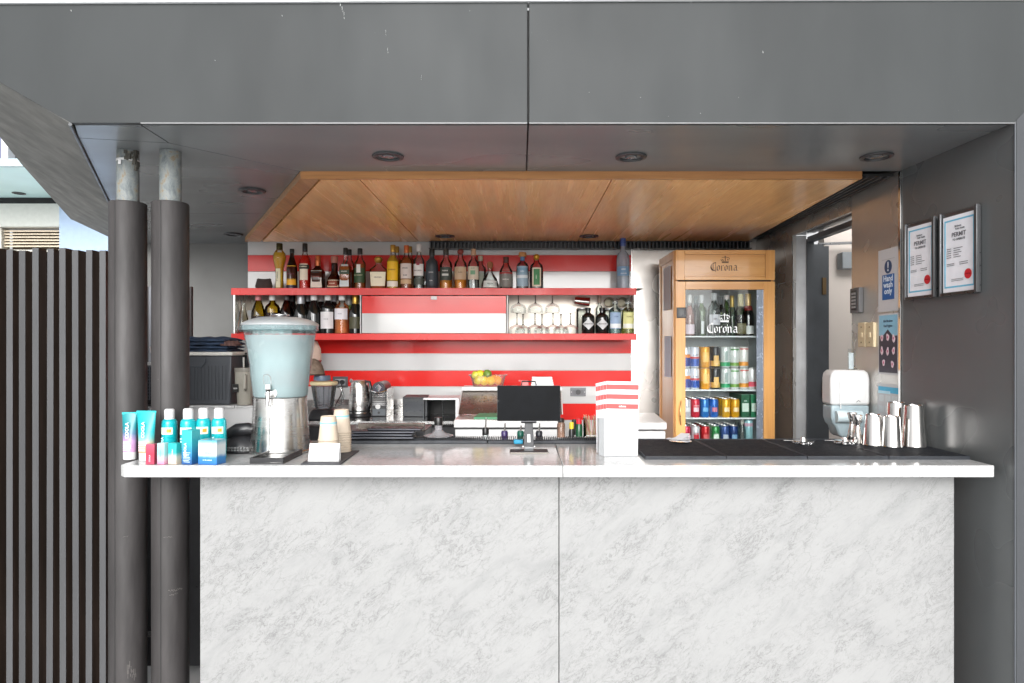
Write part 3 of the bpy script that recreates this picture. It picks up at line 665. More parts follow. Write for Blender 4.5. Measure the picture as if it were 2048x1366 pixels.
bottle(838, 22, 489, B, b0, 'std', 'clear', K((215, 215, 212), 0.4), 'clear white rum bottle with white cap and red dot label', 'clear', 0.7, [((222, 222, 220), .30, .56, 62), ((150, 30, 50), .53, .60, 16), ((70, 78, 70), .10, .24, 60)], [('BACARDI', .0115, .40, (50, 60, 55), False)], capz=.84)
bottle(864, 25, 498, B, b0, 'flask', 'slate', BLK, 'matt black bottle with thin white lettering', None, .6, [((48, 58, 66), .10, .52, 70)], [('DARK', .0115, .40, (200, 205, 205), False), ('RUM', .009, .2, (200, 205, 205), False)])
bottle(892, 25, 498, B, b0, 'std', 'clear', K((52, 50, 45), 0.4), 'bottle with a dark green label and shallow amber liquid', 'amber', 0.26, [((52, 62, 55), .22, .54, 66), ((200, 205, 200), .33, .38, 30)], [('RESERVE', .010, .44, (210, 210, 200), False)])
bottle(921, 25, 498, B, b0, 'std', 'clear', K((130, 50, 40), 0.4), 'bottle with tan label, red-brown stopper and bright amber liquid', 'amber', 0.24, [((190, 165, 135), .24, .55, 66)], [('AGED', .011, .40, (110, 90, 60), False)], ball=True, capr=.5)
bottle(961, 22, 512, B + .09, b0, 'std', 'clear', K((190, 180, 160), 0.4), 'small clear bottle hidden behind the green emblem bottle', 'clear', 0.5, [((170, 180, 165), .1, .5, 40)])
bottle(947, 23, 498, B, b0, 'round', 'clear', K((185, 150, 120), 0.4), 'clear tequila bottle with tan label and small green emblem', 'clear', 0.4, [((205, 195, 175), .24, .56, 66), ((110, 160, 125), .36, .46, 24)], [('SILVER', .009, .50, (90, 120, 95), False)])
bottle(980, 35, 523, B, b0, 'squat', 'clear', K((150, 95, 60), 0.7), 'broad low clear tequila bottle with a cork ball stopper', 'clear', 0.3, [((222, 226, 224), .06, .30, 55)], [('TEQUILA', .010, .17, (70, 80, 75), False)], ball=True, capr=.34)
bottle(1012, 27, 514, B, b0, 'jug', 'clear', K((75, 40, 35), 0.5), 'clear jug bottle with patterned grey label and red band', 'clear', 0.5, [((120, 120, 115), .08, .46, 70), ((165, 40, 40), .47, .52, 70)], [('MEZCAL', .011, .28, (225, 225, 220), False)], capr=.40)
bottle(1045, 25, 505, B, b0, 'round', 'blue', K((175, 125, 75), 0.6), 'pale blue gin bottle with a wide wooden stopper', 'clear', 0.5, [((150, 178, 195), .08, .62, 60), ((215, 225, 230), .30, .38, 55)], [('GIN', .014, .46, (235, 240, 245), False)], capr=.62, capz=.88, foil=(.78, K((70, 115, 160), 0.3)))
bottle(1073, 27, 508, B, b0, 'flask', 'clear', K((200, 150, 50), 0.3, 0.6), 'clear bottle with a green oval label and gold stopper', 'clear', 0.6, [((225, 215, 195), .08, .60, 40), ((58, 130, 78), .12, .56, 26)], [('GREEN', .0085, .34, (210, 225, 205), True)], ball=True)
bottle(1246, 26, 476, B, b0, 'round', 'frost', K((60, 85, 150), 0.3), 'tall frosted vodka bottle with blue cap, alone at the right end of the shelf', 'clear', .5, [((110, 150, 185), .26, .44, 62)], [('GREY', .0125, .37, (235, 240, 245), False), ('GOOSE', .0115, .29, (235, 240, 245), False)], capz=.84)
# dark cloth pouch at the left of the top shelf
ph = MB().lathe([(0.0, 0), (.052, 0), (.056, .02), (.052, .045), (.043, .062), (.030, .070), (0.0001, .071)], 24, ys=.6)
ph.v = [(x * (1 + .05 * math.sin(9 * z / .07)), y, z + .010 * max(0, abs(x) - .018) / .034 * (z / .07)) for x, y, z in ph.v]
pc = thing('cap', 'small dark brown cloth cap sitting left of the spirit bottles', 'hat', (X(528, B), B, b0))
part('crown', ph, paint((58, 48, 46), 0.9), pc)
for sgn in (-1, 1):
    part('ear', MB().lathe([(0.012, 0), (0.010, .012), (0.0001, .018)], 10, c=(sgn * .038, 0, .058), ys=.5), paint((50, 42, 40), 0.9), pc)

# lower compartment, left: wine
WB = LB1 + 0.0; d1, d2 = 4.38, 4.49; HW = 0.272
SILV = K((170, 172, 175), 0.35, 0.5); WC = K((220, 220, 218), 0.4)
def wine(cx, wpx, d, kind, glass, cap, lab, **kw): return bottle(cx, wpx, 0, d, WB, kind, glass, cap, lab, name='wine_bottle', h=HW, **kw)
wine(517, 28, d1, 'wine', 'olive', K((190, 120, 120), .4), 'white wine bottle with an olive glass neck, leftmost in the cabinet', liq='brown', lev=.42)
wine(545, 29, d1, 'bord', 'olive', K((205, 205, 200), .4), 'square shouldered olive glass wine bottle behind the dispenser lid', liq='brown', lev=.5)
wine(574, 28, d1, 'wine', 'brown', K((60, 50, 50), .4), 'brown sloping wine bottle with dark cap behind the dispenser lid', liq='brown', lev=.5)
wine(585, 27, d2, 'wine', 'black', BLK, 'black wine bottle in the rear row beside the brown one')
wine(602, 30, d1, 'champ', 'black', SILV, 'dark sparkling bottle with silver cap over the dispenser lid', capr=.5)
wine(616, 27, d2, 'wine', 'black', SILV, 'rear black wine bottle with silver cap, between two dark ones')
wine(628, 29, d1, 'wine', 'black', WC, 'black wine bottle with a white cap, near the right edge of the lid', capr=.46)
wine(642, 27, d2, 'wine', 'black', WC, 'rear black wine bottle with a pale cap behind the white label')
wine(656, 29, d1, 'bord', 'black', WC, 'black wine bottle with a white square label and white cap', labels=[((222, 220, 222), .12, .52, 58)], txt=[('WINE', .012, .33, (150, 150, 150), False)], capr=.46)
wine(668, 26, d2, 'bord', 'black', K((200, 200, 205), .4), 'rear black bottle half hidden by the rose wine')
wine(684, 29, d1, 'bord', 'clear', WC, 'orange pink rose wine bottle with a white label', liq='rose', lev=.62, labels=[((225, 222, 228), .34, .60, 62)], txt=[('ROSE', .011, .46, (150, 150, 160), False)], capr=.46)
wine(697, 26, d2, 'champ', 'green', K((190, 190, 185), .4), 'dark green bottle in the rear row right of the rose wine', liq='brown', lev=.6)
wine(711, 27, d1, 'champ', 'black', GOLD, 'black bottle with golden neck foil, rightmost of the wine bottles', labels=[((70, 68, 45), .12, .40, 50)], capr=.5)
# decanter, carton and stirrer at the left end
dc = thing('decanter', 'pear shaped clear glass decanter at the left end of the cabinet', 'decanter', (X(487, d1), d1, WB))
part('glass_body', MB().lathe([(0.0, 0), (.034, 0), (.044, .02), (.044, .05), (.030, .11), (.016, .17), (.014, .21), (.020, .222)], 24, close=False), M['glass'], dc)
part('glass_base', MB().lathe([(.0001, .003), (.030, .003), (.034, .012), (.0001, .016)], 20), M['steel_mirror'], dc)
solo('carton', MB().box(-.013, .013, -.013, .013, 0, .158), M['paper'], 'narrow white carton beside the glass decanter in the cabinet', 'carton', bevel=.002, loc=(X(499, 4.45), 4.46, WB))
solo('bar_spoon', MB().tube([(X(466, 4.45) - 0.0 + .012, 4.5, WB + .245), (X(482, 4.4), 4.46, WB + .20)], .003, 6), K((50, 50, 52), .3, .8), 'thin dark bar spoon leaning into the glass decanter', 'spoon')
# lower compartment, right: upturned coupe glasses
CGL = glassm('coupe_glass', (.93, .95, .95), .45)
def coupe(x, d, z, lab, grp):
    t = thing('coupe_glass', lab, 'glass', (x, d, z), group=grp)
    part('bowl', MB().lathe([(.050, 0), (.0525, .006), (.0525, .028), (.046, .044), (.026, .056), (.008, .063), (.004, .068)], 28, close=False), CGL, t)
    part('rim', MB().lathe([(.0505, 0), (.0525, .0005), (.0525, .0025), (.0505, .0025)], 28, close=False), CGL, t)
    part('stem', MB().lathe([(.010, .0605), (.0045, .068), (.0035, .10), (.004, .130), (.010, .135)], 12), glassm('stem_glass', (.55, .56, .56), 1.0), t)
    part('foot', MB().lathe([(.010, .1345), (.035, .1375), (.036, .139), (0.0001, .139)], 24), CGL, t)
    return t
cg = coupe(X(1034, 4.40), 4.40, WB, 'upturned coupe glass, bottom row, leftmost', 'upturned coupe glasses in the cabinet')
for px, lab in ((1070, 'upturned coupe glass, bottom row, second from the cabinet door'), (1106, 'upturned coupe glass, bottom row, third from the cabinet door'), (1141, 'upturned coupe glass standing alone next to the black diamond label bottles')):
    dup(cg, (X(px, 4.40), 4.40, WB), 0, lab)
for px, lab in ((1037, 'upturned coupe glass, upper row, leftmost'), (1071, 'upturned coupe glass in the middle of the upper row'), (1105, 'upturned coupe glass, upper row, rightmost')):
    dup(cg, (X(px, 4.40), 4.41, WB + .1395), 0, lab)
for k, px in enumerate((1046, 1084, 1122)):
    dup(cg, (X(px, 4.51), 4.515, WB), 0, ('upturned coupe glass in the back row, left', 'upturned coupe glass in the middle of the back row', 'upturned coupe glass in the back row near the gap')[k])
for px, lab in ((1176, 'left one of the two black apothecary bottles with white diamond labels'), (1204, 'right one of the two black apothecary bottles with white diamond labels')):
    s = 4.38 / F; r = 13 * s; H = .170
    t = thing('bottle', lab, 'bottle', (X(px, 4.38), 4.38, WB), group='black diamond label bottles')
    part('glass', MB().lathe([(0, 0), (.95 * r, 0), (r, .004), (r, .104), (.93 * r, .118), (.5 * r, .132), (.36 * r, .138), (.36 * r, .150)], 28), G['black'], t)
    part('stopper', MB().lathe([(.44 * r, .150), (.44 * r, .168), (.38 * r, .170)], 18), BLK, t)
    g = MB(); n = 12; hz = .036; hw = .038
    for k in range(n):
        u0 = -1 + 2 * k / n; u1 = -1 + 2 * (k + 1) / n
        def pt(u, sgn):
            x = u * hw; zz = .062 + sgn * hz * (1 - abs(u)); a = math.asin(max(-1, min(1, x / (r + .0012)))); return ((r + .0012) * math.sin(a), -(r + .0012) * math.cos(a), zz)
        g.quad(pt(u0, -1), pt(u1, -1), pt(u1, 1), pt(u0, 1))
    part('label', g, K((205, 208, 210), .5), t)
    text('lettering', "HENDRICK'S", .0105, 0, -r - .003, .060, K((60, 62, 65), .5), t)
def jar(cx, d, r, h, m, lab):
    t = thing('jar', lab, 'jar', (X(cx, d), d, WB)); part('glass', MB().lathe([(0, 0), (r * .95, 0), (r, .005), (r, h - .005), (r * .95, h)], 22), m, t); part('lid', MB().lathe([(r * .96, h), (r * .96, h + .008), (0.0001, h + .008)], 22), SILV, t)
jar(1164, 4.53, .038, .168, M['glass'], 'clear storage jar under the lying steel tin'); jar(1218, 4.53, .036, .165, M['glass'], 'clear storage jar behind the black bottles'); jar(1246, 4.53, .034, .165, M['glass'], 'clear storage jar at the right end of the cabinet')
bottle(1199, 15, 590, 4.54, WB, 'bord', 'clear', K((205, 190, 170), .4), 'slim clear bottle with a long pale neck between the black bottles', 'clear', .6)
bottle(1230, 25, 597, 4.37, WB, 'round', 'clear', M['glass2'], 'pale blue label bottle beside the black diamond bottles', 'teal', .64, [((150, 175, 205), .14, .60, 60), ((225, 230, 232), .16, .28, 56)], [('1724', .013, .46, (60, 85, 140), False)], capr=.42)
bottle(1256, 25, 597, 4.37, WB, 'round', 'clear', M['glass2'], 'pale yellow tonic bottle, rightmost inside the cabinet', 'lemon', .64, [((215, 215, 150), .14, .60, 60), ((225, 228, 220), .16, .28, 56)], [('TONIC', .012, .46, (120, 115, 50), False)], capr=.42)
def tin(name, lab, cat, loc, rb, rt, h, group=None, rot=None):
    t = thing(name, lab, cat, loc, group=group)
    part('cup', MB().lathe([(rb, 0), (rb + .0012, .003), (rb - .0006, .006), (rt + .001, h - .004), (rt, h - .001), (rt * .92, h), (rt * .88, h - .004), (0.0001, h - .005)], 32), M['tin'], t)
    if rot: t.rotation_euler = rot
    return t
tin('steel_tin', 'steel tin lying on its side on top of a storage jar', 'tin', (X(1180, 4.47), 4.50, WB + .215), .030, .022, .10, rot=(0, R(-84), 0))
for px, lab in ((1218, 'left one of two steel cups lying with their open ends outward'), (1245, 'right one of two steel cups lying with their open ends outward')):
    t = thing('steel_cup', lab, 'cup', (X(px, 4.46), 4.45, WB + .210)); t['group'] = 'steel cups lying in the cabinet'
    part('wall', MB().lathe([(.033, 0), (.0345, .002), (.026, .10), (.0001, .10)], 24, close=False), M['tin'], t)
    part('inside', MB().lathe([(.0325, -.001), (.024, .06), (.0001, .06)], 24, close=False), K((150, 142, 122), .5, .3), t)
    t.rotation_euler = (R(-90), 0, 0)

# ================================================================== BLACKLETTER WORDMARK + CROWN (broad nib strokes)
def nib(mb, pts, w, k0, ang=42):
    nx, nz = math.cos(R(ang)) * w / 2, math.sin(R(ang)) * w / 2
    for i, (p, q) in enumerate(zip(pts, pts[1:])):
        y = -(k0[0] * 0.00001); k0[0] += 1
        mb.quad((p[0] - nx, y, p[1] - nz), (p[0] + nx, y, p[1] + nz), (q[0] + nx, y, q[1] + nz), (q[0] - nx, y, q[1] - nz))
def curve(cx, cz, rx, rz, a0, a1, n=10): return [(cx + rx * math.cos(R(a0 + (a1 - a0) * i / n)), cz + rz * math.sin(R(a0 + (a1 - a0) * i / n))) for i in range(n + 1)]
def wordmark():
    mb = MB(); k = [0]; x = 0.0; wd = .15
    nib(mb, curve(.50, .52, .44, .52, 75, 300), .19, k)                     # C
    nib(mb, [(.36, 1.05), (.36, .12)], .12, k); nib(mb, [(.36, .98), (.60, 1.12), (.74, 1.02)], .15, k)
    nib(mb, [(.70, 1.05), (.70, -.22)], .09, k); nib(mb, [(.30, .0), (.62, -.02)], .10, k)
    def o(x): nib(mb, [(x, .12), (x, .56), (x + .19, .70), (x + .33, .56), (x + .33, .14), (x + .15, .0), (x, .12)], wd, k)
    o(.92)
    x = 1.46; nib(mb, [(x - .05, .62), (x + .06, .66), (x + .06, .02), (x + .14, .0)], wd, k); nib(mb, [(x + .08, .56), (x + .26, .70), (x + .32, .62)], wd, k)
    o(1.98)
    x = 2.52; nib(mb, [(x - .05, .62), (x + .05, .66), (x + .05, .02), (x + .12, .0)], wd, k); nib(mb, [(x + .06, .56), (x + .25, .70), (x + .38, .58), (x + .38, .05), (x + .48, .02)], wd, k)
    x = 3.22; nib(mb, [(x + .05, .66), (x + .26, .70), (x + .36, .58), (x + .36, .05), (x + .48, .0)], wd, k); nib(mb, [(x + .34, .42), (x + .06, .34), (x, .14), (x + .14, .0), (x + .34, .12)], wd * .9, k)
    mb.box(3.86, 3.91, -.0005, 0, -.06, .0)
    return mb
def crown():
    mb = MB(); k = [0]
    nib(mb, [(-.42, .0), (.42, .0)], .12, k, 90); nib(mb, [(-.44, .12), (.44, .12)], .05, k, 90)
    for sg in (-1, 1):
        nib(mb, [(sg * .40, .16), (sg * .56, .40), (sg * .44, .58), (sg * .10, .66), (0, .60)], .07, k, 60)
        nib(mb, [(sg * .20, .16), (sg * .30, .36), (sg * .22, .48)], .06, k)
        mb.box(sg * .36 - .05, sg * .36 + .05, -.0006, 0, .28, .38)
    nib(mb, [(0, .16), (0, .60)], .09, k, 20); nib(mb, [(0, .62), (0, .84)], .07, k, 5); nib(mb, [(-.09, .74), (.09, .74)], .05, k, 90)
    return mb
def logo(px0, px1, pyb, cpx, cpyb, cw, d, m, parent, name):
    sc = (X(px1, d) - X(px0, d)) / 3.93; T = Matrix.Translation((X(px0, d), d, Z(pyb, d))) @ Matrix.Diagonal((sc, 1, sc, 1))
    a = wordmark().xf(T); sc2 = cw * d / F / 1.12
    c = crown().xf(Matrix.Translation((X(cpx, d), d - 0.0005, Z(cpyb, d))) @ Matrix.Diagonal((sc2, 1, sc2, 1)))
    part(name, a, m, parent, smooth=False); part('crown_emblem', c, m, parent, smooth=False)

# ================================================================== DRINKS FRIDGE
FD0, FD1 = 4.0, 4.39
fx0, fx1 = X(1351, FD0), X(1550, FD0); ftop = Z(500, FD0)
fr = thing('drinks_fridge', 'tall honey pine drinks fridge with glass door and dark crown logo', 'fridge')
part('side_panel', MB().box(fx0, fx0 + .018, FD0 + .022, FD1 + .05, 0, ftop), M['fridge_wood'], fr, .002)
part('side_panel', MB().box(fx1 - .018, fx1, FD0 + .022, FD1 + .05, 0, ftop), M['fridge_wood'], fr, .002)
sp_ = part('side_frame', MB().box(fx0 - .006, fx0 - .0005, FD0 + .022, FD0 + .060, 0, ftop - .001).box(fx0 - .006, fx0 - .0005, FD1 + .01, FD1 + .05, 0, ftop - .001).box(fx0 - .006, fx0 - .0005, FD0 + .061, FD1 + .009, ftop - .05, ftop - .001), M['fridge_wood'], fr, .001)
part('top_board', MB().box(fx0 + .0185, fx1 - .0185, FD0 + .022, FD1 + .05, ftop - .02, ftop - .001), M['fridge_wood_x'], fr)
zh = Z(560, FD0); xs0, xs1 = X(1369, FD0), X(1531, FD0)
hd = part('header_panel', MB().box(xs0 + .001, xs1 - .001, FD0 + .006, FD0 + .020, zh + .022, ftop - .028), M['fridge_wood_x'], fr)
part('header_rail', MB().box(xs0 + .001, xs1 - .001, FD0, FD0 + .021, ftop - .027, ftop), M['fridge_wood_x'], fr, .0015)
part('header_rail', MB().box(xs0 + .001, xs1 - .001, FD0, FD0 + .021, zh, zh + .021), M['fridge_wood_x'], fr, .0015)
part('header_stile', MB().box(fx0, xs0, FD0, FD0 + .021, zh, ftop), M['fridge_wood'], fr, .0015)
part('header_stile', MB().box(xs1, fx1, FD0, FD0 + .021, zh, ftop), M['fridge_wood'], fr, .0015)
logo(1421, 1478, 541, 1450.5, 525, 18, FD0 + .0052, K((52, 30, 14), .6), fr, 'wordmark')
part('gap', MB().box(fx0 + .02, fx1 - .02, FD0 + .012, FD0 + .02, zh - .009, zh - .0005), M['dark'], fr)
zd = zh - .009; gx0, gx1 = X(1371, FD0), X(1528, FD0); zg = Z(579, FD0)
door = part('door', MB().box(fx0, gx0, FD0, FD0 + .021, .08, zd), M['fridge_wood'], fr, .0015)
part('door_stile', MB().box(gx1, fx1, FD0, FD0 + .021, .08, zd), M['fridge_wood'], door, .0015)
part('door_rail', MB().box(gx0 + .0005, gx1 - .0005, FD0, FD0 + .021, zg, zd), M['fridge_wood_x'], door, .0015)
part('door_rail', MB().box(gx0 + .0005, gx1 - .0005, FD0, FD0 + .021, .08, .2), M['fridge_wood_x'], door, .0015)
part('pane', MB().box(gx0 + .001, gx1 - .001, FD0 + .010, FD0 + .013, .201, zg - .001), M['pane'], door)
part('handle', MB().tube([(X(1362, FD0), FD0 + .001, Z(802, FD0)), (X(1359, FD0), FD0 - .022, Z(815, FD0)), (X(1358, FD0), FD0 - .026, Z(826, FD0)), (X(1359, FD0), FD0 - .022, Z(838, FD0)), (X(1362, FD0), FD0 + .001, Z(850, FD0))], .004, 8), K((190, 150, 100), .3, .6), door)
lk = part('lock', MB().box(X(1353, FD0), X(1372, FD0), FD0 - .010, FD0 - .0005, Z(636, FD0), Z(615, FD0)), M['black'], door, .003)
part('lock_face', MB().box(X(1357, FD0), X(1367, FD0), FD0 - .013, FD0 - .0105, Z(632, FD0), Z(619, FD0)), K((60, 60, 62), .3), door, .001)
part('inner_strip', MB().box(X(1515, FD0), gx1 - .001, FD0 + .014, FD0 + .022, .2, zg).box(X(1521, FD0), X(1523, FD0), FD0 + .0135, FD0 + .0139, .2, zg), K((180, 185, 200), .25, .5), fr)
logo(1414, 1479, 665, 1449, 643, 22, FD0 + .0095, K((235, 238, 240), .5), fr, 'door_wordmark')
W8 = K((220, 225, 226), .4)
part('liner', MB().box(fx0 + .019, fx0 + .03, FD0 + .03, FD1, 0.1, ftop - .03).box(fx1 - .03, fx1 - .019, FD0 + .03, FD1, .1, ftop - .03).box(fx0 + .03, fx1 - .03, FD1 - .01, FD1, .1, ftop - .03), W8, fr)
FS = [Z(672, 4.06), Z(779, 4.06), Z(835, 4.06), Z(889, 4.06)]
for z in FS:
    part('shelf', MB().box(fx0 + .031, X(1513, FD0 + .04), FD0 + .045, FD1 - .011, z - .008, z), W8, fr)
for z in (Z(690, 4.1), Z(790, 4.1)):
    part('shelf_bracket', MB().tube([(fx1 - .032, FD0 + .12, z), (fx1 - .034, FD0 + .15, z - .05)], .004, 5), BLK, fr)
part('notice', MB().box(fx0 - .0076, fx0 - .0066, FD0 + .10, FD0 + .30, Z(618, 4.1), Z(530, 4.1)), M['paper'], fr)
part('notice', MB().box(fx0 - .0076, fx0 - .0066, FD0 + .09, FD0 + .27, Z(755, 4.1), Z(672, 4.1)), K((190, 205, 220), .5), fr)

def can(name, lab, cat, x, d, z, r, h, m, grp, m2=None, band=(0.0, .45), art=None, txt=None):
    t = thing(name, lab, cat, (x, d, z), group=grp)
    part('body', MB().lathe([(r * .80, 0), (r * .86, .002), (r, .010), (r, h - .012), (r * .86, h - .003)], 20), m, t)
    part('lid', MB().lathe([(r * .86, h - .003), (r * .88, h), (r * .80, h), (r * .78, h - .004), (0.0001, h - .004)], 20, close=False), M['steel'], t)
    if m2: part('band', MB().lathe([(r + .0006, .010 + band[0] * (h - .02)), (r + .0006, .010 + band[1] * (h - .02))], 20, close=False), m2, t)
    if art:
        am, az, aw, ah = art
        part('print', MB().lathe([(r + .0012, az * h - ah / 2), (r + .0012, az * h + ah / 2)], 8, a0=-90 - aw, a1=-90 + aw, close=False), am, t)
    if txt: text('lettering', txt[0], txt[1], 0, -r - .002, txt[2] * h, K(txt[3], .4), t)
    return t
# shelf 2: double stacked tall cans
def pc2(px, d): return X(px, d)
rows = [(1371, 'white and blue can', (205, 208, 215), (40, 60, 140), (0, .5), (K((225, 130, 50), .4), .55, 60, .02), None),
        (1389, 'white, red and blue can', (208, 212, 222), (38, 80, 165), (0, .40), (K((190, 50, 60), .4), .47, 70, .012), ('LOST', .013, .56, (30, 40, 90))),
        (1410, 'golden orange can', (232, 160, 45), None, None, (K((240, 190, 100), .4), .5, 40, .06), None),
        (1430, 'black can with gold figure', (40, 40, 42), (214, 170, 90), (0, .30), (K((225, 180, 105), .4), .38, 30, .05), None),
        (1450, 'white can with green foot', (208, 214, 212), (60, 160, 110), (0, .22), (K((150, 165, 160), .4), .55, 18, .06), None),
        (1468.5, 'white can with green leaves', (214, 218, 215), (120, 160, 80), (.02, .20), (K((90, 150, 80), .4), .85, 60, .008), None),
        (1487, 'white can with orange fruit', (216, 216, 212), (226, 150, 60), (.02, .24), (K((190, 90, 80), .4), .88, 60, .008), None)]
for px, nm, c1, c2, bd, art, tx in rows:
    r = .0285; h = .130; d = 4.10
    cs = can('drink_can', 'tall ' + nm + ', upper can of its stack in the fridge', 'can', X(px, d), d, FS[1] + h + .001, r, h, K(c1, .3, .2), None, K(c2, .35, .2) if c2 else None, bd or (0, .1), art, tx)
    dup(cs, (X(px, d) + .001, d, FS[1] + .0005), 0, 'tall ' + nm + ', lower can of its stack in the fridge')
    for k in (0, 1):
        dup(cs, (X(px, d), d + .062, FS[1] + .0005 + k * (h + .001)), 0, 'tall ' + nm + ', second row of its stack in the fridge, ' + ('bottom' if k == 0 else 'top'))
can('drink_can', 'tall white and pink can at the right end of the lower row of its shelf', 'can', X(1504, 4.11), 4.11, FS[1] + .0005, .0285, .130, K((216, 214, 214), .3, .2), None, K((215, 80, 100), .35), (.05, .32), None)
# shelves 3 and 4: small cans queued front to back
q3 = [(1373, 'silver white', (190, 190, 196), (225, 225, 228), None), (1390.5, 'pink-red', (196, 45, 62), (232, 200, 205), ('COOPERS', .0075, .60, (240, 225, 225))), (1409, 'light blue', (42, 110, 180), (110, 170, 215), None),
      (1427.5, 'deep blue', (28, 90, 170), (190, 110, 130), None), (1451.5, 'golden yellow', (214, 158, 30), (235, 215, 170), None), (1470, 'mustard yellow', (206, 150, 24), (235, 205, 160), None)]
q4 = [(1372, 'pink', (190, 40, 70), (235, 200, 210), None), (1391, 'silver and red', (190, 192, 195), (190, 35, 50), ('COKE', .011, .55, (190, 30, 40))), (1410.5, 'plain red', (176, 22, 30), (205, 90, 90), None),
      (1430.5, 'green', (24, 120, 55), (215, 230, 215), ('SON', .013, .50, (235, 240, 235))), (1449.5, 'blue and silver', (40, 70, 130), (170, 180, 195), None), (1467, 'navy', (22, 52, 105), (120, 160, 190), None)]
for q, si in ((q3, 2), (q4, 3)):
    for px, nm, c1, c2, tx in q:
        h = .112; r = .0265; d = 4.085
        lab = '%s can at the front of its queue on the %s fridge shelf' % (nm, 'third' if si == 2 else 'fourth')
        cs = can('drink_can', lab, 'can', X(px, d), d, FS[si] + .0005, r, h, K(c1, .3, .25), None, None, (0, .1), (K(c2, .4), .42, 34, .026), tx)
        for k in (1, 2, 3):
            e = dup(cs, (X(px, d), d + .0565 * k, FS[si] + .0005), 0, '%s can, %s in its queue on the %s fridge shelf' % (nm, ('second', 'third', 'last')[k - 1], 'third' if si == 2 else 'fourth'), '%s cans queued in the fridge' % nm)
def boxc(name, px, w, h, d, dl, z, c, lab, txt=None):
    t = thing(name, lab, 'carton', (X(px, d), d, z)); s_ = w * d / F / 2
    part('carton', MB().box(-s_, s_, 0, dl, 0, h), K(c, .4), t, .0015)
    part('print', MB().box(-s_ * .8, s_ * .8, -.0012, -.0004, h * .25, h * .62), K((205, 220, 208), .5), t)
    part('top_edge', MB().box(-s_ * .98, s_ * .98, .001, dl, h + .0002, h + .0012), K((150, 175, 160), .5), t)
    if txt: text('lettering', txt, .009, 0, -.0018, h * .70, K((215, 225, 215), .5), t)
boxc('beer_carton', 1491, 16, .137, 4.07, .24, FS[2] + .0005, (28, 92, 62), 'dark green beer carton, left of two on the third fridge shelf', 'BEER')
boxc('beer_carton', 1509, 14, .137, 4.07, .24, FS[2] + .0005, (24, 110, 72), 'brighter green beer carton against the fridge wall')
bottle(1484, 16, 0, 4.10, FS[3] + .0005, 'wine', 'clear', K((180, 180, 170), .4), 'clear glass bottle beside the navy cans on the lowest visible fridge shelf', 'clear', .6, h=.148)
bottle(1474, 14, 0, 4.20, FS[3] + .0005, 'wine', 'clear', K((170, 180, 170), .4), 'clear glass bottle further back on the lowest visible fridge shelf', 'clear', .6, h=.15)
can('drink_can', 'slim pale teal can at the right of the lowest visible fridge shelf', 'can', X(1497, 4.1), 4.10, FS[3] + .0005, .026, .150, K((150, 195, 200), .3, .2), None, K((200, 160, 175), .4), (.75, .9))
# shelf 1 bottles
FB = FS[0] + .0005
def fb(px, w, d, h, kind, glass, cap, lab, **kw): bottle(px, w, 0, d, FB, kind, glass, cap, lab, h=h, **kw)
fb(1379, 20, 4.09, .250, 'wine', 'clear', WC, 'pink wine bottle with white cap at the left of the fridge top shelf', liq='pink', lev=.74, labels=[((222, 205, 215), .05, .28, 58)], capr=.48)
fb(1392, 19, 4.20, .250, 'wine', 'black', K((150, 165, 170), .4), 'dark bottle behind the pink wine in the fridge')
fb(1403, 20, 4.09, .250, 'bord', 'green', K((195, 198, 200), .4), 'pale green wine bottle with silver screw cap in the fridge', liq='clear', lev=.7, labels=[((205, 208, 210), .05, .36, 16)], capr=.46)
fb(1428, 25, 4.10, .262, 'flask', 'clear', K((205, 207, 210), .4), 'large clear bottle with a white label in the middle of the fridge top shelf', liq='clear', lev=.8, labels=[((215, 215, 222), .26, .50, 55)], txt=[('GIN', .012, .38, (120, 120, 130), False)])
fb(1441, 26, 4.22, .250, 'bord', 'black', K((130, 130, 132), .4), 'dark broad bottle in the rear row of the fridge')
fb(1453, 20, 4.09, .248, 'slope', 'green', K((215, 205, 200), .4), 'clear green wine bottle with pale cap behind the door crown logo', liq='clear', lev=.7)
fb(1464, 19, 4.14, .250, 'champ', 'green', K((190, 160, 80), .35, .4), 'green sparkling wine bottle with gold foil on the fridge shelf', liq='clear', lev=.6)
fb(1481, 23, 4.09, .255, 'champ', 'green', K((205, 195, 150), .4), 'dark green champagne bottle with cream foil in the fridge', liq='brown', lev=.5, labels=[((95, 90, 50), .05, .30, 50)], capr=.5)
fb(1496, 23, 4.13, .262, 'champ', 'black', K((205, 170, 110), .35, .3), 'black champagne bottle with tan foil and red neck seal in the fridge', labels=[((215, 218, 215), .05, .24, 55)], foil=(.60, K((140, 35, 35), .4)), capr=.52)

# ================================================================== ON THE COUNTER
def cd(y): return (EYE - CZ) * F / (y - PY)        # depth of a point of the counter top seen at this height
T0 = CZ + 0.0006
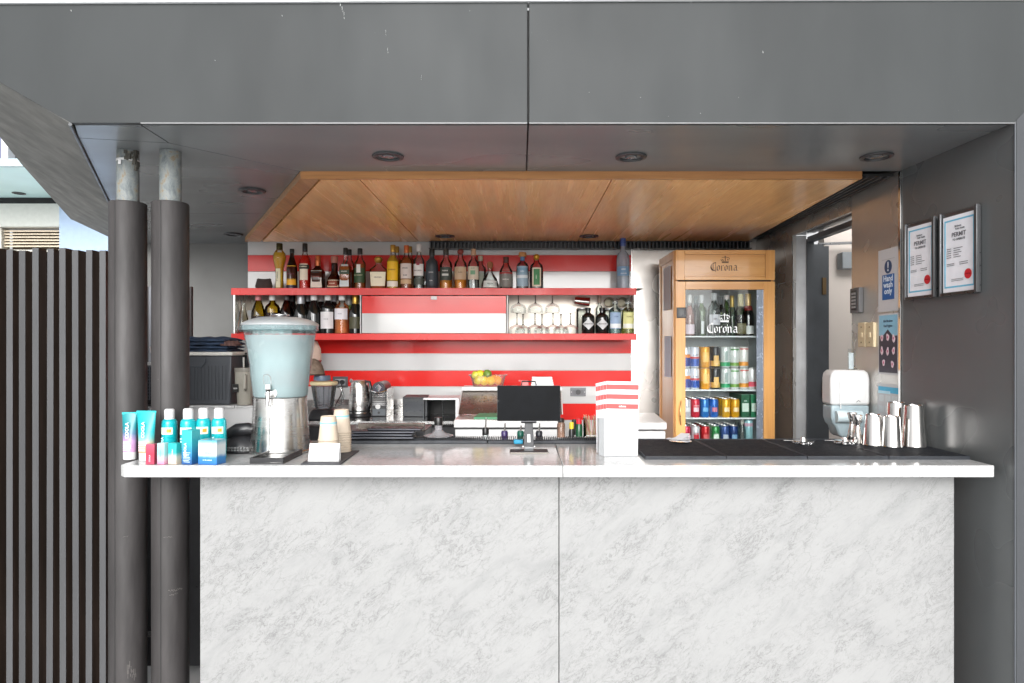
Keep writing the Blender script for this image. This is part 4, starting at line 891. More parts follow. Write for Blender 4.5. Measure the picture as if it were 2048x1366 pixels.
# sunscreen tubes
def tube(cx, wtop, wbot, top, base, stops, lab, yaw=0):
    d = cd(base - 3) + .015; s_ = d / F; H = (base - top) * s_; t = thing('sunscreen_tube', lab, 'tube', (X(cx, d), d, T0), R(yaw))
    n = 24; rows = [(0.0, wbot * .46, wbot * .40), (.05, wbot * .5, wbot * .42), (.14, wbot * .5, wbot * .42)]
    part('cap', MB().lathe([(wbot * .46 * s_, 0), (wbot * .49 * s_, .002), (wbot * .49 * s_, H * .155)], n, ys=.8), M['white'], t)
    vs = []; fs = []; K_ = 7
    for j in range(K_):
        u = j / (K_ - 1); z = H * .158 + (H - H * .158) * u; rx = (wbot * .49 + (wtop * .5 - wbot * .49) * u) * s_; ry = max(.0012, wbot * .40 * s_ * (1 - u) ** .7)
        for i in range(n): a = 2 * math.pi * i / n; vs.append((rx * math.cos(a), ry * math.sin(a), z))
    for j in range(K_ - 1):
        for i in range(n): fs.append((j * n + i, j * n + (i + 1) % n, (j + 1) * n + (i + 1) % n, (j + 1) * n + i))
    fs.append(tuple(range((K_ - 1) * n, K_ * n)))
    part('body', MB().add(vs, fs), grad('tube_print_%d' % cx, stops, H * .15, H, .3), t)
    part('crimp', MB().box(-wtop * .5 * s_, wtop * .5 * s_, -.0016, .0016, H - .008, H), K((30, 165, 170), .35), t)
    text('lettering', 'COOLA', .0165, wbot * .10 * s_, -wbot * .40 * s_ - .0005, H * .62, K((220, 240, 240), .5), t, vert=True)
    g = MB()
    for k in range(6): g.box(-wbot * .30 * s_, wbot * random.uniform(.10, .32) * s_, -wbot * .42 * s_ - .0006, -wbot * .42 * s_ + .001, H * (.20 + k * .035), H * (.20 + k * .035) + .0018)
    part('small_print', g, K((235, 225, 240), .5), t, kind='stuff')
tube(259.5, 29, 25, 829, 923, [(0, (225, 170, 215)), (.30, (200, 160, 210)), (.48, (90, 130, 165)), (.62, (0, 140, 150)), (1, (10, 160, 165))], 'sunscreen tube fading from teal to lilac, at the far left of the counter', 4)
tube(293, 40, 29, 826, 925, [(0, (245, 170, 120)), (.18, (235, 190, 140)), (.36, (120, 205, 200)), (.5, (25, 190, 200)), (1, (10, 185, 190))], 'sunscreen tube fading from turquoise to orange, second from left', -3)
def pbox(cx, w, top, base, stops, lab, depth, yaw=0, txt=None, side=None, label=True):
    d = cd(base); s_ = d / F; H = (base - top) * s_; hw = w * s_ / 2
    t = thing('sunscreen_box', lab, 'box', (X(cx, d), d + .001, T0), R(yaw))
    part('carton', MB().box(-hw, hw, 0, depth, 0, H), grad('box_print_%d' % cx, stops, 0, H, .4), t, .0008)
    if txt: text('lettering', txt[0], txt[1], txt[2] * hw, -.0008, txt[3] * H, K(txt[4], .5), t, vert=txt[5])
    if label:
        g = MB()
        for k in range(7): g.box(-hw * random.uniform(.4, .75), hw * random.uniform(.4, .75), -.0010, -.0004, H * (.07 + k * .045), H * (.07 + k * .045) + .0013)
        part('small_print', g, K((225, 238, 245), .5), t, kind='stuff')
    return t
pbox(299.5, 17, 889, 929.5, [(0, (200, 60, 95)), (.5, (225, 40, 75)), (1, (225, 80, 110))], 'small crimson lip balm box in front of the orange ended tube', .022, 2, ('COOLA', .007, .1, .30, (240, 190, 200), True), label=False)
pbox(321, 17, 887, 929.5, [(0, (240, 150, 190)), (.3, (225, 205, 220)), (.5, (165, 225, 225)), (1, (190, 228, 228))], 'small pale teal and pink box right of the crimson one', .022, -14, ('COOLA', .007, .1, .50, (90, 190, 195), True), label=False)
pbox(344, 20, 887, 929, [(0, (240, 220, 195)), (.35, (220, 230, 215)), (.55, (60, 205, 205)), (1, (40, 205, 205))], 'small turquoise and cream box left of the tall blue carton', .024, -16, ('COOLA', .007, .2, .55, (230, 245, 245), True), label=False)
pbox(373, 24, 861, 929.5, [(0, (40, 95, 165)), (.3, (50, 140, 190)), (.6, (60, 185, 205)), (1, (60, 200, 205))], 'tall slim blue sunscreen carton with white print', .042, -14, ('COOLA', .014, -.05, .42, (230, 245, 248), True))
cb = pbox(414.5, 41, 881, 930, [(0, (40, 120, 205)), (.28, (60, 150, 215)), (.42, (225, 240, 245)), (.78, (235, 242, 245)), (1, (85, 185, 210))], 'square blue and white sunscreen box, nearest the drip tray', .052, -10, None, label=False)
text('lettering', 'COOLA', .008, 0, -.0008, .038, K((90, 175, 205), .5), cb); text('lettering', 'sun silk moisturizer', .0045, 0, -.0008, .015, K((230, 240, 248), .5), cb)
# spray cans
def spray(cx, w, top, base, lab, sun=.15):
    d = cd(base) + .012; s_ = d / F; H = (base - top) * s_; r = w * s_ / 2
    t = thing('sunscreen_spray', lab, 'spray can', (X(cx, d), d, T0), R(random.uniform(-10, 10)))
    hb = H * .79
    part('can_body', MB().lathe([(r * .93, 0), (r, .003), (r, hb - .016), (r * .95, hb - .008), (r * .80, hb - .001), (r * .62, hb + .001)], 28), mat('turquoise_can', srgb((16, 164, 172)), .28, .15, .04, 30, coat=.3), t)
    part('cap', MB().lathe([(r * .66, hb - .001), (r * .66, H - .008), (r * .62, H - .003), (r * .50, H)], 24), M['white'], t)
    p1 = part('label', arc(MB(), r + .0004, hb * .62, hb * .80, 52), K((215, 225, 205), .4), t)
    part('sun_print', MB().lathe([(r + .0009, hb * .67), (r + .0009, hb * .76)], 6, a0=-90 + 8, a1=-90 + 40, close=False), K((240, 150, 50), .4), t)
    part('foot_label', arc(MB(), r + .0004, .004, hb * .12, 60), K((200, 238, 238), .4), t)
    text('lettering', 'COOLA', .0125, -r * .28, -r - .0008, hb * .40, K((215, 242, 242), .5), t, vert=True)
spray(339, 29, 819, 917, 'turquoise spray can directly in front of the right column, leftmost can')
spray(376.5, 29, 818, 919, 'turquoise spray can standing behind the tall blue carton')
spray(407, 28, 817, 917, 'turquoise spray can behind the square blue and white box')
spray(438, 28, 817, 916, 'turquoise spray can at the right end of the sunscreens')
# drip tray
dx0, dx1, dy0, dy1 = X(500, cd(928)), X(568, cd(928)), cd(928), cd(910)
tr = thing('drip_tray', 'shallow square black drip tray in front of the drink dispenser', 'tray', ((dx0 + dx1) / 2 - .002, dy0, T0))
hw = (dx1 - dx0) / 2 - .001; dp = dy1 - dy0 + .01
part('base', MB().box(-hw, hw, 0, dp, 0, .004), M['black'], tr)
part('rim', MB().box(-hw, hw, 0, .004, .0045, .021).box(-hw, hw, dp - .004, dp, .0045, .021).box(-hw, -hw + .004, .0045, dp - .0045, .0045, .021).box(hw - .004, hw, .0045, dp - .0045, .0045, .021), M['black'], tr, .001)
# drink dispenser
DD = 2.605
dp_ = thing('drink_dispenser', 'large water dispenser with frosty pale blue tank on a brushed steel base', 'drink dispenser', (X(561, DD), DD, T0))
part('steel_base', MB().lathe([(.114, 0), (.118, .003), (.118, .008), (.1115, .012), (.1075, .06), (.0995, .19), (.1000, .212)], 48), M['steel'], dp_)
wat = mat('iced_water', (0.44, 0.515, 0.53), 0.25, 0, .14, 5, stretch=(1, 1, .6), alpha=.66, rvar=.05)
part('water', MB().lathe([(.0955, .216), (.1000, .222), (.112, .34), (.128, .452)], 48), wat, dp_)
part('tank', MB().lathe([(.094, .2135), (.1015, .216), (.1035, .24), (.115, .34), (.1325, .455), (.1365, .485)], 48, close=False), glassm('tank_plastic', (.90, .96, .96), .5, .05, 1.4, body=.06, bodycol=(.5, .6, .62)), dp_)
part('rim', MB().lathe([(.134, .468), (.1415, .472), (.1425, .488), (.136, .492)], 48, close=False), glassm('rim_plastic', (.65, .85, .87), .8, .05, 1.5, body=.35, bodycol=(.40, .52, .54)), dp_)
lid = part('lid', MB().lathe([(.1425, .489), (.1435, .493), (.141, .498), (.115, .511), (.075, .521), (.0001, .525)], 48), mat('lid_steel', (.50, .52, .53), .33, .55, .1, 6), dp_)
part('knob', MB().lathe([(.012, .523), (.014, .526), (.034, .529), (.034, .532), (.0001, .534)], 24), M['chrome'], lid)
ICE = glassm('ice', (.93, .97, .97), .8, .1, 1.3, body=.18, bodycol=(.75, .85, .86))
for a, r_, z in ((-120, .118, .462), (-95, .119, .460), (-75, .12, .463), (-60, .119, .459)):
    g = MB().box(-.022, .022, -.012, .012, -.010, .012); g.xf(Matrix.Translation((r_ * .86 * math.cos(R(a)), r_ * .86 * math.sin(R(a)), z)) @ Matrix.Rotation(R(a + 90), 4, 'Z'))
    part('ice_block', g, ICE, dp_, .003)
ty = -.108; tx = X(538, 2.49) - X(561, DD); tzz = .232
tp = part('tap', MB().tube([(tx, ty + .012, tzz), (tx, ty - .018, tzz)], .0115, 14).tube([(tx, ty - .012, tzz + .012), (tx, ty - .018, tzz + .002), (tx, ty - .022, tzz - .045)], [.008, .0085, .006], 12), M['chrome'], dp_)
part('tap_flange', MB().tube([(tx + .006, ty + .014, tzz + .002), (tx + .006, ty + .006, tzz + .002)], .019, 20), M['steel'], tp)
part('tap_lever', MB().box(tx - .009, tx + .009, ty - .020, ty - .014, tzz + .018, tzz + .036).tube([(tx - .012, ty - .018, tzz + .034), (tx - .016, ty - .024, tzz + .055), (tx - .012, ty - .028, tzz + .070), (tx + .004, ty - .028, tzz + .073), (tx + .014, ty - .026, tzz + .062), (tx + .012, ty - .018, tzz + .034)], .0013, 6), M['steel_mirror'], tp)
part('tap_collar', MB().tube([(tx, ty - .017, tzz + .012), (tx, ty - .017, tzz + .018)], .0085, 12), BLK, tp)
part('weld_seam', MB().tube([(tx - .001, -.1105 * math.cos(math.asin(tx / .11)) - .004, .015), (tx - .001, -.1005 * math.cos(math.asin(tx / .105)) - .001, .19)], .0009, 5), M['chrome'], dp_)
# slate mat with cup stacks and card
m0, m1 = cd(930), cd(903)
solo('slate_mat', MB().prism([(X(601, m0), m0, 0), (X(681, m0), m0, 0), (X(718, m1), m1, 0), (X(645, m1), m1, 0)], (0, 0, .004)), K((62, 62, 66), .6), 'dark grey slanted slate mat under the paper cups', 'mat', bevel=.001, loc=(0, 0, T0))
TM = T0 + .0046
cupm = mat('kraft_cup', (0.50, 0.42, 0.33), .65, 0, .04, 20)
def cup(x, d, z, lab, grp, band=True):
    t = thing('paper_cup', lab, 'paper cup', (x, d, z), group=grp)
    part('wall', MB().lathe([(.0355, 0), (.0375, .0015), (.0375, .004), (.0355, .0045), (.0270, .086), (.0262, .088), (.0255, .086), (.0001, .0855)], 28), cupm, t)
    part('stripe', MB().lathe([(.02995, .0610), (.02935, .0672)], 28, close=False), K((120, 178, 190), .5), t)
    part('stripe', MB().lathe([(.0304, .0565), (.03025, .0585)], 28, close=False), K((175, 205, 210), .5), t)
    return t
for (cx, yb, n, zt, nm) in ((657, 921, 6, 832, 'front'), (683, 908, 9, 819, 'rear')):
    d = cd(yb) + .03; top = EYE + (PY - zt) * d / F; st = (top - TM - .088) / (n - 1)
    grp = 'paper cups nested in the %s stack' % nm
    c0 = cup(X(cx, d), d, TM + st * (n - 1), 'topmost upturned paper cup of the %s stack, blue band showing' % nm, 'paper cups in the %s stack' % nm)
    for k in range(n - 1): dup(c0, (X(cx, d), d, TM + st * k), 0, 'cream paper cup, %s from the bottom of the %s cup stack' % (('lowest', 'second', 'third', 'fourth', 'fifth', 'sixth', 'seventh', 'eighth')[k], nm), grp)
hd_ = thing('card_holder', 'white acrylic card holder in front of the paper cups', 'card holder', (X(646, cd(926)), cd(926), TM))
part('front', MB().prism([(-.054, 0, 0), (.054, 0, 0), (.056, .012, .062), (-.050, .012, .062)], (0, .0022, 0)), K((190, 190, 190), .3), hd_, .001)
part('back', MB().box(-.052, .056, .020, .0225, 0, .060).box(-.052, .056, .002, .0195, 0, .002), K((185, 185, 185), .3), hd_)
part('card', MB().prism([(-.040, -.0004, .010), (.042, -.0004, .010), (.042, .0092, .054), (-.040, .0092, .054)], (0, -.0006, 0)), M['paper'], hd_)
# telephone
phn = thing('telephone', 'black desk telephone with curved handset left of the dispenser', 'telephone', (X(487, 2.62), 2.60, T0))
part('body', MB().lathe([(.070, 0), (.078, .006), (.078, .018), (.070, .030), (.058, .050), (.030, .066), (.0001, .070)], 32, ys=.8), M['black'], phn, .001)
part('handset', MB().tube([(-.060, .01, .040), (-.042, 0, .066), (-.010, -.01, .084), (.03, -.008, .090), (.055, 0, .082)], [.020, .026, .027, .024, .018], 16), M['black'], phn)
g = MB()
for i in range(9):
    for j in range(2): g.box(-.050 + i * .012, -.042 + i * .012, -.064 - .002 * j, -.058, .012 + .009 * j, .018 + .009 * j)
part('keys', g, K((120, 120, 120), .4), phn, kind='stuff')
# menu box
mh = thing('menu_holder', 'white box packed with red and white striped menus', 'menu holder', (X(1241, cd(913)), cd(913), T0))
sM = cd(913) / F; mw = 33 * sM; mhh = (913 - 837) * sM
part('front_panel', MB().prism([(-mw, 0, 0), (mw, 0, 0), (mw + .002, .0, mhh), (-mw, .0, mhh)], (0, .003, 0)), K((178, 180, 182), .35), mh, .001)
part('side_panel', MB().prism([(-mw, .0032, 0), (-mw - .016, .03, 0), (-mw - .016, .03, mhh * .98), (-mw, .0032, mhh)], (.003, 0, 0)), K((178, 180, 182), .35), mh)
part('back_panel', MB().box(-mw - .014, mw + .002, .10, .103, 0, mhh * .95).box(mw - .002, mw + .001, .0035, .0998, 0, mhh * .97).box(-mw - .016, -mw - .013, .033, .0998, 0, mhh * .97), K((178, 180, 182), .35), mh)
def menu(x, d, ztop, hw, tilt, lab, last=False):
    t = thing('menu', lab, 'menu', (x, d, T0 + .003), group='striped menus in the white box'); h = ztop - t.location.z
    part('page', MB().box(-hw, hw, 0, .0016, 0, h), M['paper'], t)
    b = [(.030, .012), (.066, .048), (.102, .084)]
    for k, (a, c_) in enumerate(b): part('stripe', MB().box(-hw + .0004, hw - .002, -.0010, -.0003, h - a, h - c_), K((224, 62, 60), .5), t)
    if last: text('lettering', 'cabana', .010, 0, -.0016, h - .0955, K((240, 225, 225), .5), t)
    t.rotation_euler = (0, R(tilt), 0); return t
mx = X(1241, cd(913)); md = cd(913)
menu(mx + .004, md + .006, EYE + (PY - 763) * sM, .061, 1.2, 'front striped menu carrying the white wordmark', True)
for k in range(6):
    menu(mx - .003 - k * .0032, md + .017 + k * .012, EYE + (PY - 763.5 - k * .6) * (md + .02 + k * .012) / F, .061, .8 - .3 * k, 'red and white striped menu standing %s in the white box' % ('directly behind the front one', 'third from the front', 'fourth from the front', 'fifth from the front', 'second from the back', 'at the very back')[k])
# bar mats on the right
GM = 'ribbed black rubber bar mats on the counter'
ma = cd(917.5) ; mz = .012
ma = (EYE - CZ - 0) * F / (919.5 - PY); mb_ = 2.885
xs = [X(1290, ma), X(1453, ma), X(1615, ma), X(1778, ma), X(1941, ma)]
labs = ['black ribbed bar mat next to the menu box', 'black bar mat second from the menu box', 'black bar mat under the jiggers', 'black bar mat nearest the dark side wall']
for i in range(4):
    x0, x1 = xs[i] + .001, xs[i + 1] - .001; w_m = x1 - x0
    t = thing('bar_mat', labs[i], 'bar mat', (x0, ma, T0), group=GM)
    part('base', MB().box(0, w_m, 0, mb_ - ma, 0, .005), M['rubber'], t)
    part('rim', MB().box(0, w_m, 0, .007, .0052, mz).box(0, w_m, mb_ - ma - .007, mb_ - ma, .0052, mz).box(0, .006, .0072, mb_ - ma - .0072, .0052, mz).box(w_m - .006, w_m, .0072, mb_ - ma - .0072, .0052, mz), M['rubber'], t, .0015)
    g = MB(); n = 46; L_ = mb_ - ma - .016
    for k in range(n):
        x = .009 + (w_m - .020) * k / (n - 1); g.box(x - .0012, x + .0012, .008, .008 + L_, .0052, .0105)
    for k in range(60):
        y = .009 + L_ * k / 60; g.box(.0085, w_m - .0085, y, y + .0012, .0052, .0085)
    part('ribs', g, M['rubber'], t, kind='stuff')
MT = T0 + .0108
# shakers and jiggers
def on(px, y): d = (EYE - MT) * F / (y - PY); return X(px, d), d
GS = 'upturned steel shaker tins on the bar mats'
x, d = on(1755, 893); tin('shaker_tin', 'short upturned steel shaker tin right of the jiggers', 'shaker tin', (x, d + .03, MT), .0385, .029, .126, GS)
x, d = on(1792, 896); tin('shaker_tin', 'short upturned steel shaker tin standing in front of the others', 'shaker tin', (x, d + .03, MT), .0385, .030, .122, GS)
x, d = on(1807, 889); tin('shaker_tin', 'tall upturned shaker tin partly hidden behind the two short ones', 'shaker tin', (x, d + .05, MT), .0425, .033, .168, GS)
x, d = on(1838, 896); tin('shaker_tin', 'tallest upturned steel shaker tin, nearest the dark wall', 'shaker tin', (x, d + .034, MT), .0450, .033, .166, GS)
def jig(px, y, lab, h):
    x, d = on(px, y); t = thing('jigger', lab, 'jigger', (x, d + .02, MT))
    part('lower_cup', MB().lathe([(.0215, 0), (.0222, .002), (.0085, h * .64)], 28, close=False), M['tin'], t)
    part('upper_cup', MB().lathe([(.0085, h * .64), (.0195, h * .985), (.0190, h), (.017, h * .98), (.0075, h * .70)], 28, close=False), M['steel_mirror'], t)
    part('waist', MB().lathe([(.0088, h * .62), (.0100, h * .64), (.0088, h * .66)], 20), M['chrome'], t)
jig(1720, 889, 'steel double jigger standing in front', .118); jig(1709, 884, 'steel double jigger half hidden behind its twin', .120)
# bill trays and strainers
bt = thing('bill_tray', 'small round steel bill tray heaped with white receipts', 'tray', (on(1361, 885)[0], on(1361, 885)[1], MT))
part('dish', MB().lathe([(.030, 0), (.044, .004), (.046, .007), (.044, .006), (.0001, .003)], 28), M['steel_mirror'], bt)
for k in range(5):
    g = MB().box(-.045, .045, -.020, .020, 0, .0008); g.xf(Matrix.Translation((.004 * k - .01, .002 * k, .010 + .0035 * k)) @ Matrix.Rotation(R(-30 + 21 * k), 4, 'Z') @ Matrix.Rotation(R(6 - 4 * k), 4, 'Y'))
    o = part('receipt', g, M['paper'], bt)
def strainer(px, y, lab):
    x, d = on(px, y); t = thing('cocktail_strainer', lab, 'strainer', (x, d, MT), R(random.uniform(-20, 20)))
    part('plate', MB().lathe([(.040, .012), (.0415, .013), (.040, .0145), (.0001, .0145)], 28), M['tin'], t)
    co_ = []
    for k in range(150):
        a = 2 * math.pi * k / 50 * 3; th = math.pi * 2 * k / 150; co_.append(((.035 + .005 * math.cos(a * 4)) * math.cos(th), (.035 + .005 * math.cos(a * 4)) * math.sin(th), .0062 + .005 * math.sin(a * 4)))
    part('spring', MB().tube(co_, .0012, 4), M['chrome'], t)
    part('handle', MB().box(-.075, -.038, -.007, .007, .0125, .0145).lathe([(.010, .015), (.0105, .018), (.008, .027), (.0001, .029)], 16), M['white'] if False else M['steel_mirror'], t)
strainer(1606, 888, 'steel cocktail strainer lying alone in the middle of the bar mats'); strainer(1689, 888, 'steel cocktail strainer lying left of the jiggers'); 
# tablet till
tb = thing('tablet_till', 'black tablet till on a grey folding stand in the middle of the counter', 'till', (X(1058, cd(908)), cd(908), T0))
st_ = MB().box(-.074, .074, 0, .085, 0, .006)
part('base_plate', st_, K((52, 52, 54), .55, 0), tb, .003)
part('base_edge', MB().box(-.073, .073, -.0012, .0, .001, .005), K((130, 125, 118), .4, .3), tb)
part('lower_arm', MB().prism([(-.018, .030, .006), (.018, .030, .006), (.015, .055, .018), (-.015, .055, .018)], (0, .006, .004)), K((150, 152, 155), .3, .7), tb, .001)
part('neck', MB().prism([(-.021, .040, .020), (.021, .040, .020), (.015, .070, .115), (-.015, .070, .115)], (0, .006, .001)), K((40, 41, 44), .55, 0), tb, .002)
part('neck_slot', MB().prism([(-.006, .0445, .038), (.006, .0445, .038), (.005, .0515, .068), (-.005, .0515, .068)], (0, -.001, .0)), M['white'], tb)
part('hinge', MB().tube([(-.030, .066, .116), (.030, .066, .116)], .007, 12), K((52, 52, 55), .35, .5), tb)
part('hinge', MB().tube([(-.024, .050, .020), (.024, .050, .020)], .006, 12), K((160, 160, 160), .3, .7), tb)
A = Matrix.Translation((0, .058, .118)) @ Matrix.Rotation(R(-7), 4, 'X')
part('tablet', MB().box(-.1235, .1235, 0, .008, 0, .139).xf(A), K((150, 152, 155), .3, .6), tb, .003)
part('screen', MB().box(-.1225, .1225, -.0018, -.0003, .001, .138).xf(A), M['blackgloss'], tb, .0006)
part('camera_dot', MB().box(-.1195, -.1165, -.0026, -.002, .077, .079).xf(A), K((90, 92, 95)), tb)
part('handle', MB().tube([(-.028, .10, .255), (-.026, .10, .270), (.026, .10, .270), (.030, .10, .255)], .003, 6), BLK, tb)
ba = thing('blue_card_reader', 'small bright blue plastic reader lying behind the tablet stand', 'card reader', (X(1036, 2.74), 2.72, T0 + .012))
part('body', MB().box(-.017, .020, 0, .03, 0, .018), K((20, 130, 165), .35), ba, .004); part('button', MB().box(.0, .01, .006, .014, .0182, .020), M['black'], ba)
# rail mats at the back edge of the counter
rx = [X(690, 2.8), X(975, 2.8), X(1065, 2.8), X(1204, 2.8)]
for i in range(3):
    t = thing('rail_mat', ('long narrow black rail mat behind the paper cups and papers', 'short black rail mat behind the tablet stand', 'black rail mat in front of the toothpick glass')[i], 'bar mat', (rx[i] + .001, 2.815, T0), group='narrow black rail mats along the back of the counter')
    w_m = rx[i + 1] - rx[i] - .003
    part('lip', MB().box(0, w_m, 0, .012, 0, .014), M['rubber'], t, .002); part('base', MB().box(0, w_m, .0125, .085, 0, .006), M['rubber'], t)
    g = MB(); n = int(w_m / .008)
    for k in range(n): g.box(.002 + k * .008, .005 + k * .008, .0128, .080, .0062, .0215)
    part('studs', g, M['rubber'], t, kind='stuff')
# black menu folders and machine at the left rear
RB = T0 + .0225
pf = [(655, 842, 880), (700, 838, 874), (705, 840, 868)]
for k in range(4):
    d = 2.835 + .01 * k
    t = thing('tablet_case', 'flat black tablet case, %s of the pile left of the rail mats' % ('lowest', 'second lowest', 'third', 'topmost')[k], 'tablet', (X((748, 765, 771, 792)[k], d), d - .045, T0 + .0225 + .0105 * k), R((0, -1, 1.5, -2)[k]), 'black tablet cases in a pile')
    hw = (.175, .135, .13, .115)[k]
    part('cover', MB().box(-hw, hw, 0, .075, 0, .0095), K((34, 36, 42), .4), t, .0035)
    part('edge', MB().box(-hw * .96, hw * .96, -.0012, -.0003, .0035, .006), K((70, 72, 80), .3, .4), t)
kn = thing('steel_shelf_unit', 'black and steel glasswasher below the back bench edge', 'machine', (X(760, 3.0), 3.0, T0 - .10))
part('body', MB().box(-.26, .20, 0, .25, 0, .13), M['black'], kn, .003)
part('steel_top', MB().box(-.10, .20, -.004, .02, .131, .165), K((95, 88, 82), .25, .8), kn, .002)
g = MB()
for k in range(8): g.box(-.09 + k * .03, -.075 + k * .03, -.0055, -.0045, .128, .137)
part('switches', g, M['white'], kn, kind='stuff')
# toothpick glass and sauce bottles
tg = thing('toothpick_glass', 'clear tumbler full of wooden picks beside the menu box', 'glass', (X(1184, 2.86), 2.87, T0 + .0225))
part('tumbler', MB().lathe([(.0001, .004), (.031, .004), (.034, .0), (.036, .002), (.037, .083), (.035, .083)], 28, close=False), M['glass'], tg)
for k in range(30):
    a = random.uniform(0, 6.28); r1 = random.uniform(0, .024); r2 = random.uniform(.012, .036); a2 = a + random.uniform(-.8, .8)
    o = part('pick', MB().tube([(r1 * math.cos(a), r1 * math.sin(a), .006), (r2 * math.cos(a2), r2 * math.sin(a2), .088 + random.uniform(-.006, .010))], .0012, 4), K((190, 165, 130), .7) if k % 4 else K((200, 110, 110), .6), tg)
def sauce(px, d, w, h, mbody, mcap, lab, kind='round', z=None, ch=.2):
    r = w * d / F / 2; t = thing('sauce_bottle', lab, 'bottle', (X(px, d), d, z if z else T0 + .0225))
    part('body', MB().lathe([(0, 0), (r, 0), (r, h * (1 - ch) - .01), (r * .75, h * (1 - ch))], 20), mbody, t); part('cap', MB().lathe([(r * .82, h * (1 - ch)), (r * .86, h * (1 - ch) + .003), (r * .8, h - .003), (r * .6, h)], 18), mcap, t); return t
sauce(1122, 2.86, 16, .080, glassm('grinder', (.8, .6, .5), .8, .05, body=.45, bodycol=(.30, .2, .15)), BLK, 'spice grinder with black cap and pinkish contents beside the tablet')
sauce(1143, 2.87, 11, .062, BLK, K((220, 190, 40), .4), 'small black bottle with a yellow cap near the picks', ch=.45)
sauce(1158, 2.88, 14, .076, mat('dark_green_bottle', (.01, .07, .03), .15), K((205, 30, 45), .35), 'dark green sauce bottle with a red cap near the picks', ch=.28)
sauce(1148, 2.93, 10, .068, BLK, BLK, 'thin black bottle behind the yellow capped one')
# pourers on bottles in the rail behind the counter
for px, yt, lab, c in ((971, 835, 'tallest pourer with steel spout left of the tablet', (70, 70, 72)), (1009, 846, 'pourer with purple collar left of the tablet stand', (60, 45, 95)), (1041, 851, 'green necked bottle with pourer directly left of the tablet neck', (10, 90, 75)), (1078, 846, 'dark bottle with pourer right of the tablet neck', (40, 42, 50))):
    d = 2.99; s_ = d / F; zt = EYE + (PY - yt) * s_; zb = EYE + (PY - 850 - (6 if px == 971 else 12)) * s_
    t = thing('pourer_bottle', lab, 'bottle', (X(px, d), d, .90))
    part('glass', MB().lathe([(0, 0), (.036, 0), (.037, .01), (.037, zb - .90 - .10), (.015, zb - .90 - .045), (.0135, zb - .90 - .03)], 18), M['glass2'] if px == 971 else mat('neck_glass', srgb(c), .15), t)
    part('collar', MB().lathe([(.0145, zb - .90 - .03), (.0155, zb - .90 - .006), (.012, zb - .90 + .001), (.0001, zb - .90 + .003)], 18), K(c, .3) if px != 971 else BLK, t)
    part('spout', MB().tube([(0, 0, zb - .90 - .001), (.001, 0, zb - .90 + .01), (.003, -.003, zt - .90)], [.0045, .004, .0025], 8), M['steel'], t)
srl = thing('speed_rail', 'hidden steel bottle rail fixed behind the counter', 'rail', (0, 2.93, .885))
part('tray', MB().box(X(940, 2.99), X(1130, 2.99), .012, .115, 0, .010), M['steel'], srl); part('lip', MB().box(X(940, 2.99), X(1130, 2.99), .1155, .118, .0, .10), M['steel'], srl)
cj = thing('plastic_flask', 'clear plastic funnel flask with black cap on the rail mat', 'flask', (X(877, 2.87), 2.87, T0 + .0225))
part('foot', MB().lathe([(.0001, .002), (.060, .002), (.064, .006), (.030, .016), (.017, .028)], 24, close=False), glassm('milky', (.75, .75, .78), .7, .1, body=.4, bodycol=(.45, .45, .47)), cj)
part('neck', MB().lathe([(.017, .0282), (.016, .050)], 20, close=False), glassm('milky2', (.75, .75, .78), .7, .1, body=.4, bodycol=(.42, .40, .42)), cj)
part('cap', MB().lathe([(.018, .050), (.0185, .052), (.0185, .080), (.017, .083), (.0001, .082)], 20), BLK, cj)

# ================================================================== BEHIND THE COUNTER
# back bench
bn = thing('back_bench', 'dark polished steel bench along the striped wall', 'bench')
BZ = 1.05
part('top', MB().box(-1.86, X(912, 3.95), 3.95, 4.585, BZ - .03, BZ), M['bench'], bn, .001)
part('front_edge', MB().box(-1.86, X(912, 3.95), 3.940, 3.9485, BZ - .016, BZ + .001), M['trim'], bn)
part('upstand', MB().box(-1.86, X(912, 3.95), 4.587, 4.597, BZ - .03, Z(799, 4.58)), M['steel'], bn)
part('front', MB().box(-1.86, X(912, 3.95), 3.98, 4.0, .1, BZ - .031), M['black'], bn)
BB = BZ + .0008
# kettle
kt = thing('kettle', 'tall brushed steel electric kettle with black handle', 'kettle', (X(719, 4.25), 4.25, BB))
part('power_base', MB().lathe([(.072, 0), (.074, .004), (.070, .018)], 28), M['black'], kt)
part('body', MB().lathe([(.066, .019), (.068, .024), (.067, .09), (.058, .18), (.050, .220), (.046, .226), (.0001, .228)], 36), M['steel'], kt)
part('band', MB().lathe([(.0685, .030), (.0690, .034), (.0685, .038)], 30, close=False), M['black'], kt)
part('handle', MB().tube([(.036, -.018, .222), (.068, -.022, .216), (.078, -.024, .17), (.076, -.024, .10), (.058, -.022, .058)], [.008, .010, .010, .009, .006], 10), M['black'], kt)
part('spout', MB().prism([(-.050, -.012, .205), (-.066, 0, .222), (-.050, .012, .205)], (.012, 0, .016)), M['steel'], kt)
